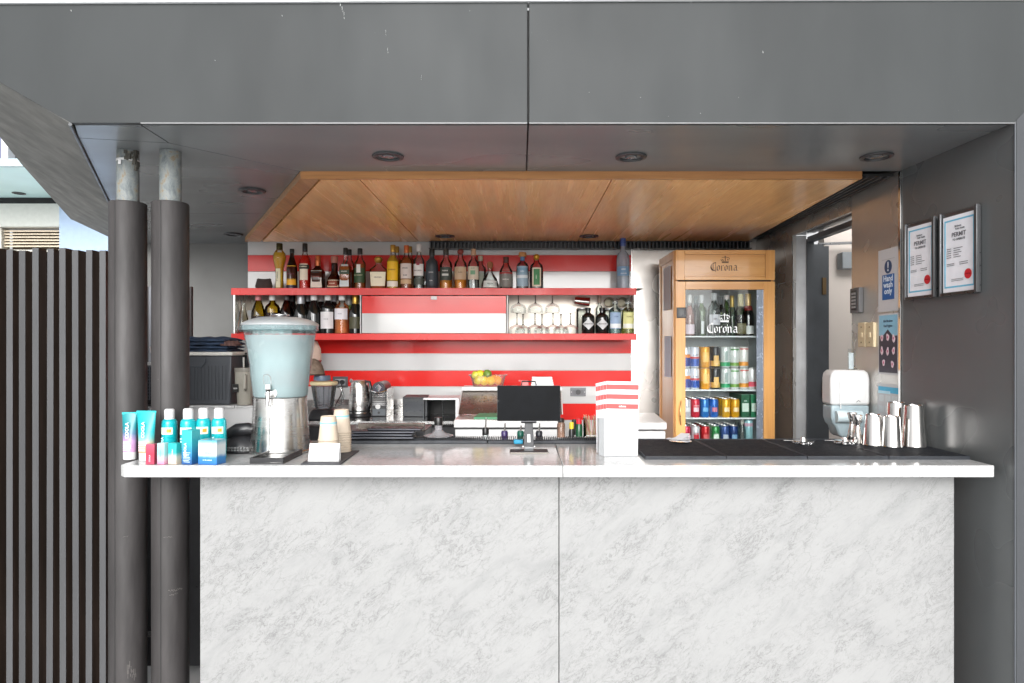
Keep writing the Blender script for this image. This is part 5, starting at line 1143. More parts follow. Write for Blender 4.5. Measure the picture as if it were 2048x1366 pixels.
# coffee machine
cf = thing('coffee_machine', 'small black and chrome capsule coffee machine beside the kettle', 'coffee machine', (X(758, 4.22), 4.22, BB))
part('body', MB().box(-.048, .048, 0, .20, 0, .155), M['black'], cf, .003)
part('side_fins', MB().box(.049, .0535, -.004, .20, .0, .175), M['steel'], cf, .001)
g = MB()
for k in range(9): g.box(-.042, .042, -.0045, -.0005, .070 + k * .0105, .0755 + k * .0105)
part('grille_bars', g, M['steel_mirror'], cf, kind='stuff')
part('head', MB().tube([(0, -.012, .178), (0, .19, .178)], .040, 24), M['black'], cf)
part('head_ring', MB().tube([(0, -.0125, .178), (0, -.016, .178)], .030, 24), K((40, 34, 55), .3), cf)
part('head_face', MB().prism([(-.020, -.0165, .185), (0, -.0165, .150), (.020, -.0165, .185), (0, -.0165, .204)], (0, -.002, 0)), M['chrome'], cf)
part('lever', MB().tube([(-.050, -.012, .165), (-.030, -.026, .158), (0, -.030, .150), (.030, -.026, .158), (.050, -.012, .165)], .0042, 8), M['chrome'], cf)
part('badge', MB().tube([(-.006, -.005, .062), (-.006, -.0075, .062)], .0155, 20), M['white'], cf)
part('drip_panel', MB().box(-.040, .040, -.0035, -.0005, .006, .048), K((70, 76, 82), .4), cf, .001)
part('drip_ring', MB().tube([(0, -.0045, .024), (0, -.0055, .024)], .008, 14), K((25, 26, 28), .4), cf)
# sockets and cable
def socket(px, py, w, h, lab, plug, d=4.597):
    t = thing('power_socket', lab, 'socket', (X(px, d), d, Z(py, d))); hw = w * d / F / 2; hh = h * d / F / 2
    part('plate', MB().box(-hw, hw, -.006, 0, -hh, hh), K((95, 95, 98), .35, .5), t, .0015)
    part('insert', MB().box(-hw * .68, hw * .68, -.0075, -.0062, -hh * .6, hh * .55), K((150, 152, 155) if plug else (78, 78, 82), .4), t)
    for sx in ((-.4, .32) if plug else (0,)):
        part('outlet', MB().tube([(hw * sx, -.0077, 0), (hw * sx, -.024 if plug else -.011, 0)], hh * (.42 if plug else .62), 16), M['black'], t)
    if not plug:
        for sx in (-.85, .85): part('screw', MB().tube([(hw * sx, -.0062, 0), (hw * sx, -.0072, 0)], .0028, 10), M['white'], t)
socket(681, 764, 30, 22, 'double power socket with a black plug above the bench', True); socket(1156, 784, 31, 17, 'single grey power socket on the white stripe right of the tablet', False)
solo('power_cable', MB().tube([W(683, 768, 4.57), W(684, 780, 4.56), W(681, 792, 4.52), W(672, 808, 4.46), W(664, 822, 4.36), Vector((X(655, 4.3), 4.30, BB + .004))], .0042, 8), M['black'], 'black cable hanging from the double socket down to the bench', 'cable')
# blender jug
bl = thing('blender', 'blender with clear ribbed jug and cream lid behind the dispenser', 'blender', (X(645, 4.05), 4.08, BB))
part('motor_base', MB().lathe([(.085, 0), (.088, .006), (.070, .05), (.058, .062)], 4 * 8, sq=.3), M['black'], bl)
part('jug', MB().lathe([(.0001, .066), (.050, .066), (.054, .075), (.074, .205), (.078, .212), (.075, .212)], 32, close=False), glassm('jug_glass', (.72, .74, .77), 1.0, .03, body=.12, bodycol=(.4, .4, .45)), bl)
for k in range(7):
    a = R(-150 + k * 25); part('rib', MB().tube([(.055 * math.cos(a), .055 * math.sin(a), .08), (.074 * math.cos(a), .074 * math.sin(a), .20)], .0028, 6), M['glass2'], bl)
part('lid', MB().lathe([(.080, .206), (.083, .210), (.083, .222), (.076, .228), (.0001, .230)], 28), K((205, 190, 150), .45), bl)
part('handle', MB().tube([(.072, -.01, .20), (.108, -.016, .188), (.122, -.018, .14), (.112, -.016, .09), (.070, -.01, .078)], .008, 8), M['glass2'], bl)
part('second_lid', MB().lathe([(.050, .232), (.052, .24), (.048, .262), (.0001, .264)], 20, c=(-.02, .03, 0)), K((90, 105, 125), .4), bl)
so_ = thing('soft_toy', 'small cream and red paper bag hanging under the cabinet behind the dispenser', 'bag', (X(628, 4.42), 4.42, Z(728, 4.42)))
part('bag', MB().lathe([(.020, -.01), (.050, .03), (.045, .10), (.022, .150), (.0001, .152)], 16, ys=.5), K((190, 165, 150), .7), so_); part('patch', MB().lathe([(.040, .0), (.052, .025)], 10, a0=-80, a1=0, ys=.5, close=False), K((150, 40, 45), .6), so_)
part('strap', MB().tube([(0, 0, .150), (0, .04, .155), (0, .06, .185)], .003, 6), K((120, 90, 70), .7), so_)
hat = thing('straw_dome', 'brown woven dome standing on the blender lid behind the dispenser', 'cover', (X(628, 4.12), 4.10, BB + .266))
part('dome', MB().lathe([(.070, 0), (.068, .02), (.058, .055), (.040, .085), (.012, .10), (.0001, .101)], 24), mat('straw', (.16, .12, .09), .8, 0, .4, 40, bump=.8, bs=200), hat); part('rim', MB().lathe([(.072, 0), (.074, .004), (.070, .007)], 24), K((60, 48, 40), .7), hat)
# black cube dispenser and open steel box on the bench
nd = thing('napkin_box', 'plain black cube shaped napkin box on the bench', 'box', (X(830, 4.2), 4.2, BB))
part('body', MB().box(-.078, .078, 0, .14, 0, .118), K((32, 36, 40), .45), nd, .003)
part('lid_flap', MB().prism([(-.076, -.001, .1185), (.078, -.001, .1185), (.076, .10, .128), (-.070, .10, .128)], (0, 0, .004)), K((42, 46, 50), .45), nd)
part('front_window', MB().box(-.06, .06, -.002, -.0004, .03, .095), K((40, 44, 50), .3), nd)
ob = thing('open_rack', 'open fronted white edged box with dark inside, right of the black cube', 'rack', (X(882, 4.15), 4.15, BB))
hw = 36 * 4.15 / F
part('top', MB().box(-hw, hw, 0, .26, .110, .120), K((215, 215, 218), .4), ob, .001); part('side', MB().box(hw - .022, hw, -.002, .26, 0, .1095), K((205, 205, 208), .4), ob, .001)
part('back', MB().box(-hw, hw - .0225, .25, .258, 0, .109), M['dark'], ob); part('side', MB().box(-hw, -hw + .004, .002, .249, 0, .109), M['doorgrey'], ob)
part('rod', MB().tube([(.012, .02, 0), (.010, .02, .108)], .006, 8), M['glass2'], ob)
# prep station with sloping steel hood
PD = 3.45
ps = thing('prep_station', 'white prep counter with sloping steel hood behind the tablet', 'prep counter', (0, 0, 0))
xL, xR_ = X(908, PD), X(1120, PD)
zt1, zt2, zt3, zt4 = Z(842, PD), Z(855, PD), Z(859, PD), Z(880, PD)
part('body', MB().box(xL + .01, xR_, PD + .012, 4.02, .2, zt1 - .004), M['white'], ps)
part('upper_front', MB().box(xL, xR_, PD, PD + .011, zt2, zt1), M['white'], ps, .002)
part('seal', MB().box(xL + .005, xR_, PD + .004, PD + .0115, zt3, zt2 - .0005), M['black'], ps)
part('lower_front', MB().box(xL + .006, xR_, PD, PD + .011, zt4 - .05, zt3 - .0005), M['white'], ps, .002)
part('steel_deck', MB().box(xL + .002, xR_ - .002, PD + .002, 3.76, zt1 + .0005, zt1 + .006), M['steel'], ps)
zh0 = zt1 + .007; zh1 = Z(782, 3.95)
part('hood', MB().prism([(X(917, 3.72), 3.72, zh0), (X(1124, 3.72), 3.72, zh0), (X(1121, 3.95), 3.95, zh1), (X(926, 3.95), 3.95, zh1)], (0, .01, .002)), K((138, 130, 122), .25, .85), ps, .002)
part('hood_side', MB().prism([(X(916, 3.72), 3.722, zh0), (X(925, 3.95), 3.952, zh1), (X(925, 3.95), 4.02, zh1), (X(916, 3.72), 4.02, zh0)], (-.006, 0, 0)), M['white'], ps)
tbz = Z(774, 3.95)
part('top_shelf', MB().box(X(924, 3.95), X(1124, 3.95), 3.945, 4.10, zh1 + .002, tbz), M['white'], ps, .003)
part('hood_side', MB().prism([(X(1122, 3.95), 3.952, zh1), (X(1122, 3.95), 4.05, zh1), (X(1124, 3.72), 4.05, zh0), (X(1124, 3.72), 3.722, zh0)], (.006, 0, 0)), M['white'], ps)
solo('cutting_board', MB().prism([(X(948, 3.5), 3.48, 0), (X(1090, 3.5), 3.48, 0), (X(1085, 3.7), 3.70, 0), (X(958, 3.7), 3.70, 0)], (0, 0, .010)), K((60, 122, 88), .5), 'green plastic cutting board on the steel deck behind the tablet', 'cutting board', bevel=.002, loc=(0, 0, zt1 + .0065))
so2 = solo('bottle_opener', MB().tube([(0, 0, .004), (.03, .01, .006), (.05, .0, .006)], [.006, .004, .007], 8), K((180, 160, 90), .3, .6), 'small brass opener lying on the green board end', 'opener', loc=(X(1093, 3.55), 3.5, zt1 + .0066))
# fruit tub
ft = thing('fruit_tub', 'clear plastic tub of lemons and oranges on the hood shelf', 'tub', (X(976, 4.0), 4.02, tbz + .0005))
part('tub', MB().lathe([(.0001, .002), (.085, .002), (.090, .006), (.105, .062), (.116, .066), (.116, .069), (.104, .068)], 4 * 10, sq=.55, ys=.62, close=False), glassm('tub_plastic', (.88, .88, .85), .8, .08, body=.08, bodycol=(.8, .8, .75)), ft)
fr_ = [(-.060, -.015, .036, 'lemon', (214, 190, 20)), (-.022, -.03, .034, 'lemon', (240, 196, 10)), (.016, -.032, .034, 'lemon', (246, 190, 5)), (.058, -.015, .036, 'orange', (236, 150, 20)),
       (-.05, .02, .072, 'lemon', (200, 195, 40)), (-.004, .01, .074, 'lime', (92, 120, 40)), (-.03, .03, .040, 'lemon', (220, 185, 20)), (.03, .03, .040, 'orange', (236, 150, 20)), (-.075, .01, .066, 'lemon', (190, 185, 60))]
for k, (fx, fy, fz, nm, c) in enumerate(fr_):
    r = .027
    o = solo(nm, MB().lathe([(0.0001, -r * 1.08), (r * .22, -r), (r * .7, -r * .7), (r, 0), (r * .7, r * .7), (r * .2, r), (.0001, r * 1.08)], 16), K(c, .45), ('green tinged lemon at the left end of the fruit tub', 'yellow lemon pressed to the front wall of the tub, left', 'brightest yellow lemon in the middle front of the tub', 'orange at the right end of the fruit tub', 'greenish lemon heaped on top at the left', 'green lime heaped on top of the lemons', 'lemon buried in the back of the tub', 'orange at the back of the fruit tub', 'pale lemon poking over the left rim of the tub')[k], nm, loc=(X(976, 4.0) + fx, 4.02 + fy, tbz + fz))
    o.rotation_euler = (R(60 + 20 * k), R(30 * k), 0)
for k in range(4):
    t = solo('container_lid', MB().box(-.068 + .002 * k, .068 - .003 * k, 0, .08, 0, .0125), K((205, 207, 208), .4), ('lowest', 'second', 'third', 'topmost')[k] + ' white container lid stacked on the hood shelf', 'lid', 'white container lids in a stack', .003, (X(1085, 4.0), 4.0, Z(774, 3.95) + .002 + .0135 * k + .001))
solo('towel', MB().box(-.03, .015, 0, .05, 0, .035).box(-.045, -.031, 0, .05, .028, .036), K((208, 120, 120), .7), 'folded pink cloth beside the stacked white lids', 'cloth', bevel=.004, loc=(X(1052, 4.0), 4.0, tbz + .001))
# white boxes at the right
wbx = thing('white_chest', 'low white chest with a flat lid between the menu box and the fridge', 'chest', (0, 0, 0))
part('chest', MB().box(X(1240, 3.3), X(1331, 3.3), 3.3, 3.75, .4, Z(862, 3.3)), M['white'], wbx, .004)
part('lid', MB().prism([(X(1240, 3.28), 3.28, Z(860, 3.28)), (X(1334, 3.28), 3.28, Z(860, 3.28)), (X(1316, 3.7), 3.78, Z(860, 3.28)), (X(1240, 3.28), 3.78, Z(860, 3.28))], (0, 0, .036)), M['white'], wbx, .006)
# left rear ledge, tub, jeans, tumbler, crate
LD = 3.25; lz = Z(811, LD)
lg = thing('white_ledge', 'white ledge cabinet left of the dispenser carrying the grey tub', 'cabinet', (0, 0, 0))
part('cabinet', MB().box(X(300, LD), X(512, LD), LD, 3.62, .1, lz - .012), M['white'], lg, .002)
part('top', MB().box(X(298, LD), X(470, LD), LD - .01, 3.62, lz - .0115, lz), M['white'], lg, .002)
part('lower_top', MB().box(X(471, LD), X(514, LD), LD - .006, 3.62, lz - .0115, lz - .002), M['white'], lg, .002)
part('panel_joint', MB().box(X(302, LD), X(510, LD), LD - .0012, LD - .0002, Z(868, LD), Z(866, LD)), M['black'], lg)
gd = 3.28; gx = (X(340, gd), X(463, gd))
tu = thing('storage_tub', 'grey ribbed plastic storage tub with a white lid', 'storage tub', ((gx[0] + gx[1]) / 2, gd, lz + .0006))
hw = (gx[1] - gx[0]) / 2; hh = (811 - 713) * gd / F
part('tub', MB().prism([(-hw * .95, 0, 0), (hw * .95, 0, 0), (hw, 0, hh), (-hw, 0, hh)], (0, .30, 0)), M['grey'], tu, .006)
for k in range(15):
    x = -hw * .80 + k * hw * 1.6 / 14; part('rib', MB().box(x, x + .004, -.0035, -.0005, hh * .10, hh * .80), M['grey'], tu, .0008)
part('grip', MB().tube([(-hw * .5, -.004, hh * .95), (-hw * .5, -.004, hh * .80), (hw * .05, -.004, hh * .78), (hw * .15, -.004, hh * .86), (hw * .15, -.004, hh * .95)], .004, 6), K((70, 75, 82), .4), tu)
part('lid', MB().box(-hw * 1.05, hw * 1.06, -.012, .31, hh + .001, hh + .019), K((208, 206, 200), .4), tu, .005)
jz = lz + hh + .0205
def cloth(cx, cy_, w_, d_, z, h, m, lab, name, seed):
    rnd = random.Random(seed); nx, ny = 26, 10; vs = []; fs = []; ph_ = [rnd.uniform(0, 6) for _ in range(5)]
    for s_ in (0, 1):
        for j in range(ny):
            for i in range(nx):
                u, v = i / (nx - 1), j / (ny - 1); e = min(1, min(u, 1 - u) * 7) * min(1, min(v, 1 - v) * 5)
                zz = h * (.35 + .65 * e ** .5) * (1 + .10 * math.sin(u * 19 + ph_[0] + 3 * v) + .10 * math.sin(v * 13 + ph_[1] + 5 * u)) if s_ else 0
                vs.append(((u - .5) * w_ + .006 * math.sin(v * 9 + ph_[2] + s_ * 2), (v - .5) * d_ + .006 * math.sin(u * 15 + ph_[3]), zz))
    nn = nx * ny
    for j in range(ny - 1):
        for i in range(nx - 1):
            a = j * nx + i; fs.append((a, a + nx, a + nx + 1, a + 1)); fs.append((nn + a, nn + a + 1, nn + a + nx + 1, nn + a + nx))
    for i in range(nx - 1):
        fs.append((i, i + 1, nn + i + 1, nn + i)); b = (ny - 1) * nx + i; fs.append((b + 1, b, nn + b, nn + b + 1))
    for j in range(ny - 1):
        a = j * nx; fs.append((a + nx, a, nn + a, nn + a + nx)); b = a + nx - 1; fs.append((b, b + nx, nn + b + nx, nn + b))
    return solo(name, MB().add(vs, fs), m, lab, 'clothing', None, 0, (cx, cy_, z))
cx = X(405, gd)
for k in range(4):
    cloth(cx - .015 + .006 * k - (.01 if k == 3 else 0), gd + .12, .26 - .012 * k, .20, jz + .0175 * k, .021, M['jeans'], 'folded dark blue jeans, %s of the pile on the storage tub' % ('lowest', 'second from bottom', 'third', 'topmost')[k], 'jeans', k + 3)
cloth(X(452, gd), gd + .06, .07, .09, jz + .03, .022, K((96, 70, 66), .8), 'brown cloth sticking out right of the folded jeans', 'cloth', 9)
tm = thing('tumbler', 'beige insulated tumbler with side handle and straw', 'tumbler', (X(486, 3.28), 3.30, lz + .0006))
sT = 3.28 / F
part('body', MB().lathe([(.0001, 0), (13.5 * sT, 0), (14 * sT, .004), (15 * sT, 28 * sT), (18 * sT, 40 * sT), (18.5 * sT, 66 * sT)], 32), K((150, 146, 136), .5), tm)
part('lid', MB().lathe([(19 * sT, 66 * sT), (19.3 * sT, 68 * sT), (19 * sT, 74 * sT), (.0001, 74.5 * sT)], 32), K((128, 124, 116), .4), tm)
part('straw', MB().tube([(-2 * sT, 0, 74 * sT), (-2 * sT, 0, 95 * sT)], .0045, 8), K((165, 165, 160), .4), tm)
part('handle', MB().tube([(8 * sT, -17 * sT, 60 * sT), (11 * sT, -25 * sT, 60 * sT), (11 * sT, -26 * sT, 34 * sT), (8 * sT, -16 * sT, 30 * sT)], .006, 8), K((158, 154, 144), .5), tm)
part('badge', MB().box(-17 * sT, -5 * sT, -18.5 * sT, -17.6 * sT, 26 * sT, 42 * sT), BLK, tm, .002); text('lettering', 'YETI', .0095, -11 * sT, -18.9 * sT, 32 * sT, K((220, 220, 220), .5), tm)
ck = thing('crate', 'black slotted plastic crate behind the beige tumbler', 'crate', (X(492, 3.45), 3.42, lz + .0006))
part('back', MB().box(-.075, .075, .06, .066, 0, .25), M['black'], ck)
for k in range(9): part('slat', MB().box(-.072 + k * .0175, -.066 + k * .0175, 0, .005, .16, .245), M['black'], ck)
part('rim', MB().box(-.078, .078, -.004, .07, .246, .256).box(-.078, .078, -.002, .003, .148, .158), M['black'], ck, .001)
# dark screen panel and baskets seen past the columns
dsp = thing('dark_screen', 'tall dark timber screen standing behind the two columns', 'screen', (0, 0, 0))
part('board', MB().box(X(270, 3.6), X(383, 3.6), 3.6, 3.62, .1, Z(573, 3.6)), K((26, 18, 18), .5), dsp, .002)
part('steel_post', MB().box(X(297, 3.56), X(303, 3.56), 3.56, 3.58, .1, Z(573, 3.56)), K((110, 112, 118), .4, .4), dsp, .001)
bk = thing('wire_basket', 'dark lattice basket seen between the two columns', 'basket', (X(298, 3.2), 3.2, lz + .03))
for k in range(6): part('bar', MB().box(-.036 + k * .012, -.031 + k * .012, 0, .004, 0, .165), K((95, 100, 110), .5), bk)
for k in range(11): part('cross_bar', MB().box(-.036, .034, .0045, .008, .002 + k * .0155, .006 + k * .0155), K((95, 100, 110), .5), bk)
part('rim', MB().box(-.024, .02, -.004, .02, .166, .182), K((205, 205, 205), .5), bk, .002); part('back', MB().box(-.038, .036, .05, .054, -.03, .16).box(-.036, .034, .0085, .0495, -.03, -.026), M['black'], bk)
part('stick', MB().tube([(.012, .02, .18), (-.006, .02, .255)], .003, 6), K((180, 170, 165), .5), bk)
# side post and appliance edge low between the columns and panel
uf = thing('under_counter_fridge', 'black under-counter appliance with white door seal seen low between the columns', 'appliance', (0, 0, 0))
part('door', MB().box(X(280, 2.95), X(303, 2.95), 2.95, 3.0, .26, 1.02), K((30, 32, 34), .35), uf, .004)
part('seal', MB().tube([(X(305, 2.96), 2.96, .98), (X(303, 2.96), 2.96, .85), (X(305, 2.96), 2.96, .60), (X(306, 2.96), 2.96, .36)], .004, 8), M['white'], uf)
part('kick_bar', MB().tube([(X(282, 2.9), 2.9, .245), (X(312, 2.9), 2.9, .245)], .012, 10), K((70, 70, 70), .3, .6), uf)
part('cabinet', MB().box(X(286, 3.02), X(440, 3.02), 3.02, 3.2, .05, 1.02), M['black'], uf)

# ================================================================== SIGNS ON THE RIGHT
def wy(px): return TX * F / (px - PX)                   # depth on the steel wall
def sign(name, lab, cat, pxl, pxr, pyt, pyb, ref=None):
    ya, yb = wy(pxl), wy(pxr); ym = (ya + yb) / 2; pm = PX + TX * F / ym
    t = thing(name, lab, cat, (TX - .0006, ym, Z((pyt + pyb) / 2, ym)), R(-90)); return t, (ya - yb) / 2, (pyb - pyt) / 2 * ym / F
t, hw, hh = sign('hand_wash_sign', 'white sign with blue panel reading Hand wash only on the steel wall', 'sign', 1757.5, 1799, 497, 623)
flat('sheet', -hw, hw, -hh, hh, 0, M['paper'], t); bw_ = hw * .58
flat('blue_panel', -bw_, bw_, -hh * .62, hh * .18, 1, K((22, 92, 160), .4), t)
part('roundel', MB().lathe([(.0001, 0), (hw * .36, 0)], 28, close=False).xf(Matrix.Translation((0, -.0026, hh * .42)) @ Matrix.Rotation(R(90), 4, 'X')), K((18, 62, 105), .4), t)
text('exclamation_mark', '!', hh * .42, 0, -.0032, hh * .29, K((230, 240, 245), .4), t)
for i, wd_ in enumerate(('Hand', 'wash', 'only')): text('lettering', wd_, hh * .26, 0, -.0030, hh * (-.04 - .2 * i) + .001, K((225, 238, 248), .4), t)
flat('rule_line', -hw * .6, hw * .6, hh * .66, hh * .67, 1, K((150, 150, 155)), t)
t, hw, hh = sign('hygiene_poster', 'blue and dark poster of pink hand washing drawings below the blue sign', 'poster', 1757.5, 1798, 627, 749)
flat('sheet', -hw, hw, -hh, hh, 0, M['paper'], t); flat('sky_panel', -hw * .9, hw * .9, hh * .28, hh * .95, 1, K((140, 190, 215), .5), t)
flat('dark_panel', -hw * .9, hw * .9, -hh * .94, hh * .27, 1, K((62, 58, 72), .5), t)
part('hill', MB().prism([(-hw * .5, -.0030, hh * .26), (hw * .5, -.0030, hh * .26), (0, -.0030, hh * .48)], (0, -.0004, 0)), K((62, 58, 72), .5), t)
text('lettering', 'All of the above', hh * .115, 0, -.0028, hh * .72, K((30, 50, 75)), t, sx=.75); text('lettering', 'Hand Hygiene', hh * .115, 0, -.0028, hh * .56, K((30, 50, 75)), t, sx=.8)
for i, (ux, uz) in enumerate(((-.58, .20), (0, .22), (.58, .18), (-.58, -.22), (0, -.24), (.58, -.22), (-.40, -.62), (.46, -.66))):
    pts = [(ux * hw + .011 * math.cos(a) * (1 + .22 * math.sin(3 * a + i)), -.0036 - i * .00002, uz * hh + .017 * math.sin(a) * (1 + .18 * math.cos(2 * a + i))) for a in [k * math.pi / 7 for k in range(14)]]
    part('hand_drawing', MB().prism(pts, (0, -.0004, 0)), K((228, 205, 215), .5), t)
    part('hand_detail', MB().box(ux * hw - .004, ux * hw + .005, -.0050, -.0042, uz * hh - .005, uz * hh + .006), K((200, 120, 145), .5), t)
t, hw, hh = sign('notice_sheet', 'white notice with a light blue wave header behind the shaker tins', 'poster', 1756, 1800, 768, 848)
flat('sheet', -hw, hw, -hh, hh, 0, M['paper'], t); flat('header', -hw * .9, hw * .95, hh * .55, hh * .85, 1, K((70, 175, 215), .5), t); flat('header_wave', -hw * .9, hw * .2, hh * .5, hh * .64, 2, K((185, 225, 240), .5), t)
for i in range(3):
    for j in range(2):
        flat('tile', -hw * .85 + i * hw * .6, -hw * .40 + i * hw * .6, hh * (.10 - .55 * j), hh * (.42 - .55 * j), 1, K((206, 212, 215), .5), t)
t, hw, hh = sign('wall_keypad', 'grey access keypad with dark buttons on the steel wall', 'keypad', 1709, 1727, 576, 626)
part('case', MB().box(-hw, hw, -.022, 0, -hh, hh), K((90, 90, 92), .4), t, .003)
part('face', MB().box(-hw * .55, hw * .55, -.0245, -.0225, -hh * .75, hh * .8), K((28, 28, 30), .4), t)
for i in range(2):
    for j in range(5): part('button', MB().box(-hw * .42 + i * hw * .48, -hw * .06 + i * hw * .48, -.027, -.0248, hh * (-.62 + j * .27), hh * (-.46 + j * .27)), K((150, 150, 150), .4), t)
for px0, px1, lab in ((1722.5, 1737, 'left one of the two cream wall switches'), (1738.5, 1754, 'right one of the two cream wall switches')):
    t, hw, hh = sign('wall_switch', lab, 'switch', px0, px1, 645, 694)
    t['group'] = 'cream switches on the steel wall'
    part('plate', MB().box(-hw, hw, -.016, 0, -hh, hh), K((205, 188, 155), .6), t, .003)
    for u in (-.62, .62): part('screw', MB().box(-.003, .003, -.0178, -.0163, hh * u - .003, hh * u + .003), K((90, 75, 50)), t)
    part('rocker', MB().box(-hw * .35, hw * .35, -.0195, -.0163, -hh * .22, hh * .22), K((210, 194, 162), .6), t, .001)
ya = wy(1752)
dn = thing('towel_dispenser', 'white rounded hand towel dispenser with blue-grey window on the steel wall', 'dispenser', (TX - .004, ya + .04, Z(810, ya)))
sD = ya / F; wdt = 80 * sD
part('housing', MB().prism([(-wdt, .0, -.005), (-wdt, 0, 52 * sD), (-wdt * .97, 0, 64 * sD), (-wdt * .88, 0, 69 * sD), (-wdt * .14, 0, 69 * sD), (-wdt * .04, 0, 64 * sD), (0, 0, 52 * sD), (0, 0, -.005)], (0, .10, 0)), M['white'], dn, .012)
part('window', MB().prism([(-wdt * .98, .002, -.0055), (-wdt * .98, .002, -28 * sD), (-wdt * .93, .002, -40 * sD), (-wdt * .86, .002, -46 * sD), (-wdt * .80, .002, -62 * sD), (-wdt * .72, .002, -67 * sD), (-wdt * .30, .002, -69 * sD), (-wdt * .10, .002, -60 * sD), (-wdt * .02, .002, -28 * sD), (-wdt * .02, .002, -.0055)], (0, .095, 0)), mat('window_plastic', (.30, .37, .40), .15, 0, .25, 7, alpha=.9), dn, .008)
part('roll', MB().tube([(-wdt * .9, -.004, -25 * sD), (-wdt * .25, -.004, -25 * sD)], .028, 20), K((185, 200, 205), .4), dn)
part('highlight_rib', MB().tube([(-wdt * .78, -.001, 60 * sD), (-wdt * .775, -.003, 10 * sD), (-wdt * .76, -.002, -.02)], .0025, 6), M['white'], dn)
part('arrow_mark', MB().tube([(-wdt * .36, -.001, 4 * sD), (-wdt * .31, -.0015, 8 * sD), (-wdt * .26, -.001, 5 * sD)], .0013, 5), BLK, dn)
sh = thing('brochure_pocket', 'small clear acrylic pocket holding a white slip above the towel dispenser', 'pocket', (X(1719, ya), ya + .07, Z(742, ya)))
part('pocket', MB().box(-.017, .017, 0, .004, 0, 44 * sD).box(-.017, .017, .0045, .02, 0, .004), M['glass2'], sh, .001); part('slip', MB().box(-.012, .010, .0045, .006, .006, 36 * sD), M['paper'], sh)

# permits on the reveal wall
def ry(px): return 1.8016 / ((px - PX) / F + .064)
for k, (pl, pr, pt_, pb, pc_, lab) in enumerate(((1819, 1876, 448, 592, 1848, 'framed permit certificate with red seal, left and further in'), (1890, 1962, 425, 585, 1926, 'framed permit certificate with red seal, right and nearer'))):
    ya_, yb_ = ry(pl), ry(pr); ym = (ya_ + yb_) / 2; xm = 1.658 - .0632 * (ym - FY); dm = ym
    pmid = PX + xm * F / ym
    t = thing('permit_frame', lab, 'framed certificate', (xm - .001, ym, EYE - ((pt_ + pb) / 2 - PY) * ym / F), R(-86.4))
    hw = (ya_ - yb_) / 2; hh = .148
    part('backing', MB().box(-hw - .004, hw + .004, -.010, -.001, -hh - .008, hh + .010), K((95, 96, 98), .3, .7), t, .002)
    part('side_rail', MB().box(hw - .004, hw + .010, -.024, -.0105, -hh - .008, hh + .012), K((88, 89, 91), .35, .6), t, .002)
    part('side_rail', MB().box(-hw - .006, -hw + .001, -.020, -.0105, -hh - .008, hh + .012), K((120, 122, 125), .35, .6), t, .002)
    part('bottom_rail', MB().box(-hw + .0012, hw - .0045, -.020, -.0105, -hh - .008, -hh + .003), K((90, 92, 88), .3, .8), t, .001)
    w2 = hw - .007
    def fl(nm, x0, x1, z0, z1, kk, m): return part(nm, MB().box(x0, x1, -.0118 - .0008 * kk, -.0112 - .0008 * kk, z0, z1), m, t, smooth=False)
    fl('certificate', -w2, w2, -hh + .004, hh - .006, 0, K((232, 232, 238), .6))
    bz = hh - .020; bx = w2 - .008; th = .006; BL = K((105, 180, 210), .5)
    fl('border', -bx, bx, bz - th, bz, 1, BL); fl('border', -bx, bx, -bz, -bz + th, 1, BL); fl('border', -bx, -bx + th, -bz + th + .0002, bz - th - .0002, 1, BL); fl('border', bx - th, bx, -bz + th + .0002, bz - th - .0002, 1, BL)
    INK = K((70, 74, 80), .6)
    text('lettering', 'Brisbane', .010, -.004, -.0135, hh * .66, INK, t); text('lettering', 'Public Health', .009, .006, -.0135, hh * .59, INK, t)
    text('lettering', 'PERMIT', .023, 0, -.0135, hh * .42, K((105, 105, 110), .6), t); text('lettering', 'TO OPERATE', .011, 0, -.0135, hh * .32, INK, t)
    g = MB()
    for j in range(5): g.box(-bx * .82, -bx * .52, -.0136, -.0130, hh * (.12 - j * .055), hh * (.12 - j * .055) + .002).box(-bx * .35, bx * random.uniform(.0, .5), -.0136, -.0130, hh * (.12 - j * .055), hh * (.12 - j * .055) + .002)
    for j in range(2): g.box(-bx * .82, -bx * .3, -.0136, -.0130, hh * (-.26 - j * .04), hh * (-.26 - j * .04) + .0016).box(bx * .05, bx * .6, -.0136, -.0130, hh * (-.25 - j * .05), hh * (-.25 - j * .05) + .0018).box(-bx * .5, bx * .3, -.0136, -.0130, hh * (-.66 - j * .04), hh * (-.66 - j * .04) + .0014)
    part('small_print', g, INK, t, kind='stuff')
    part('seal', MB().lathe([(.0001, 0), (.0185, 0)], 24, close=False).xf(Matrix.Translation((bx * .62, -.0138, -hh * .56)) @ Matrix.Rotation(R(90), 4, 'X')), K((200, 40, 50), .4), t)
    text('seal_text', 'APPROVED', .0055, bx * .62, -.0142, -hh * .57, K((140, 20, 30), .5), t)

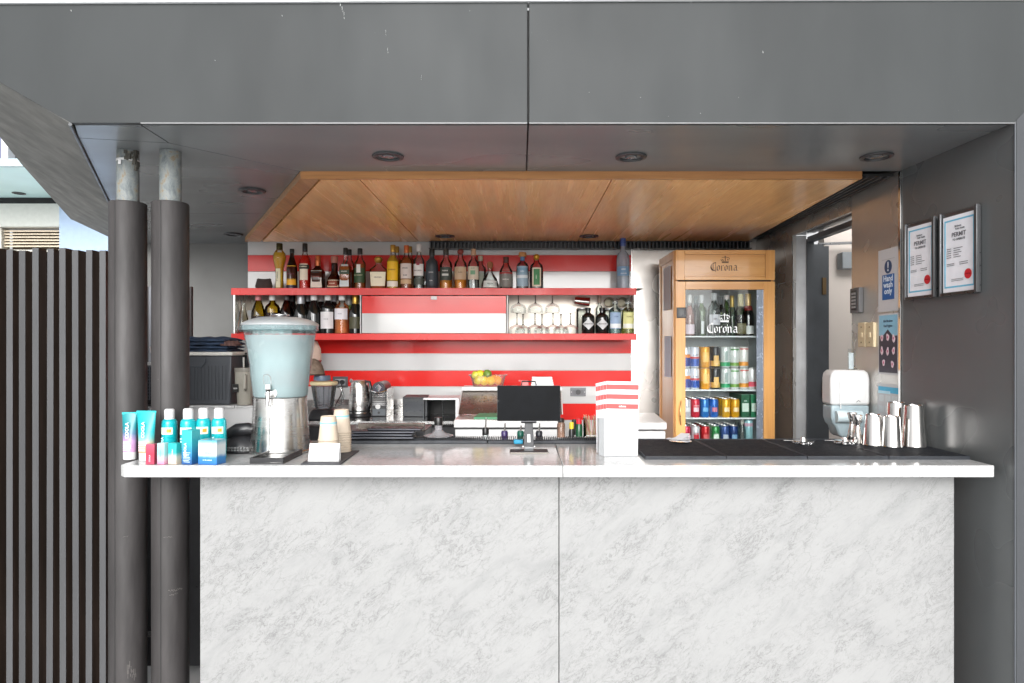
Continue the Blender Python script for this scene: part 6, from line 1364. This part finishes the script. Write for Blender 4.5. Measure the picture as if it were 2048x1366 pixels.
# marks on the canopy and columns
g = MB()
def drip(px, y0, y1, w_):
    n = max(2, int((y1 - y0) / 2)); x = X(px, FY)
    for k in range(n):
        za, zb = Z(y0 + (y1 - y0) * (k + 1.1) / n, FY), Z(y0 + (y1 - y0) * k / n, FY); x += random.uniform(-.0007, .0012); w2_ = w_ * .38 * random.uniform(.3, 1.0) * (1 - .4 * k / n)
        if k % 4 == 3 and n > 4: continue
        g.prism([(x - w2_ / 2, FY - .0012 - .00002 * k, za), (x + w2_ / 3, FY - .0012 - .00002 * k, za - .0006), (x + w2_ / 2, FY - .0012 - .00002 * k, zb), (x - w2_ / 3, FY - .0012 - .00002 * k, zb + .0006)], (0, .0006, 0))
for a in ((681, 4, 12, .006), (684, 13, 24, .0035), (688, 25, 38, .003), (775, 96, 106, .002), (771, 60, 72, .0018), (843, 150, 160, .0015), (142, 20, 23, .003), (1382, 1, 5, .004), (1525, 102, 106, .004), (430, 120, 122, .002), (564, 30, 33, .0025)): drip(*a)
part('paint_drip', g, paint((200, 202, 200), 0.7), cnp, kind='stuff')
g = MB()
for px, y, w_, h_ in ((346, 1182, 22, 3), (344, 1190, 14, 2), (256, 1340, 8, 20), (262, 1352, 6, 14), (335, 1074, 16, 1.5), (250, 1073, 10, 1.5)):
    cx_, c_ = (colB.location.x, colB) if px > 300 else (colA.location.x, colA)
    for k in range(int(w_)):
        xx = X(px, 2.505) + (k - w_ / 2) * .0017 - cx_
        if abs(xx) > .060: continue
        yy = -math.sqrt(.0655 ** 2 - xx * xx) - .0004; zz = Z(y, 2.51) + random.uniform(-1, 1) * h_ * .0012; hh_ = h_ * .0009 * random.uniform(.3, 1)
        g.box(xx + cx_ - .0004, xx + cx_ + .0004, 2.57 + yy - .0004, 2.57 + yy + .0006, zz - hh_, zz + hh_)
for col_, sgn in ((colA, 0), (colB, 1)):
    sel = MB()
    for i in range(0, len(g.v), 8):
        if (g.v[i][0] > -1.42) == bool(sgn):
            b = [(v[0] - col_.location.x, v[1] - 2.57, v[2]) for v in g.v[i:i + 8]]
            sel.add(b, [(0, 3, 2, 1), (4, 5, 6, 7), (0, 1, 5, 4), (1, 2, 6, 5), (2, 3, 7, 6), (3, 0, 4, 7)])
    part('scuff_marks', sel, paint((104, 100, 97), 0.8), col_, kind='stuff')
#END
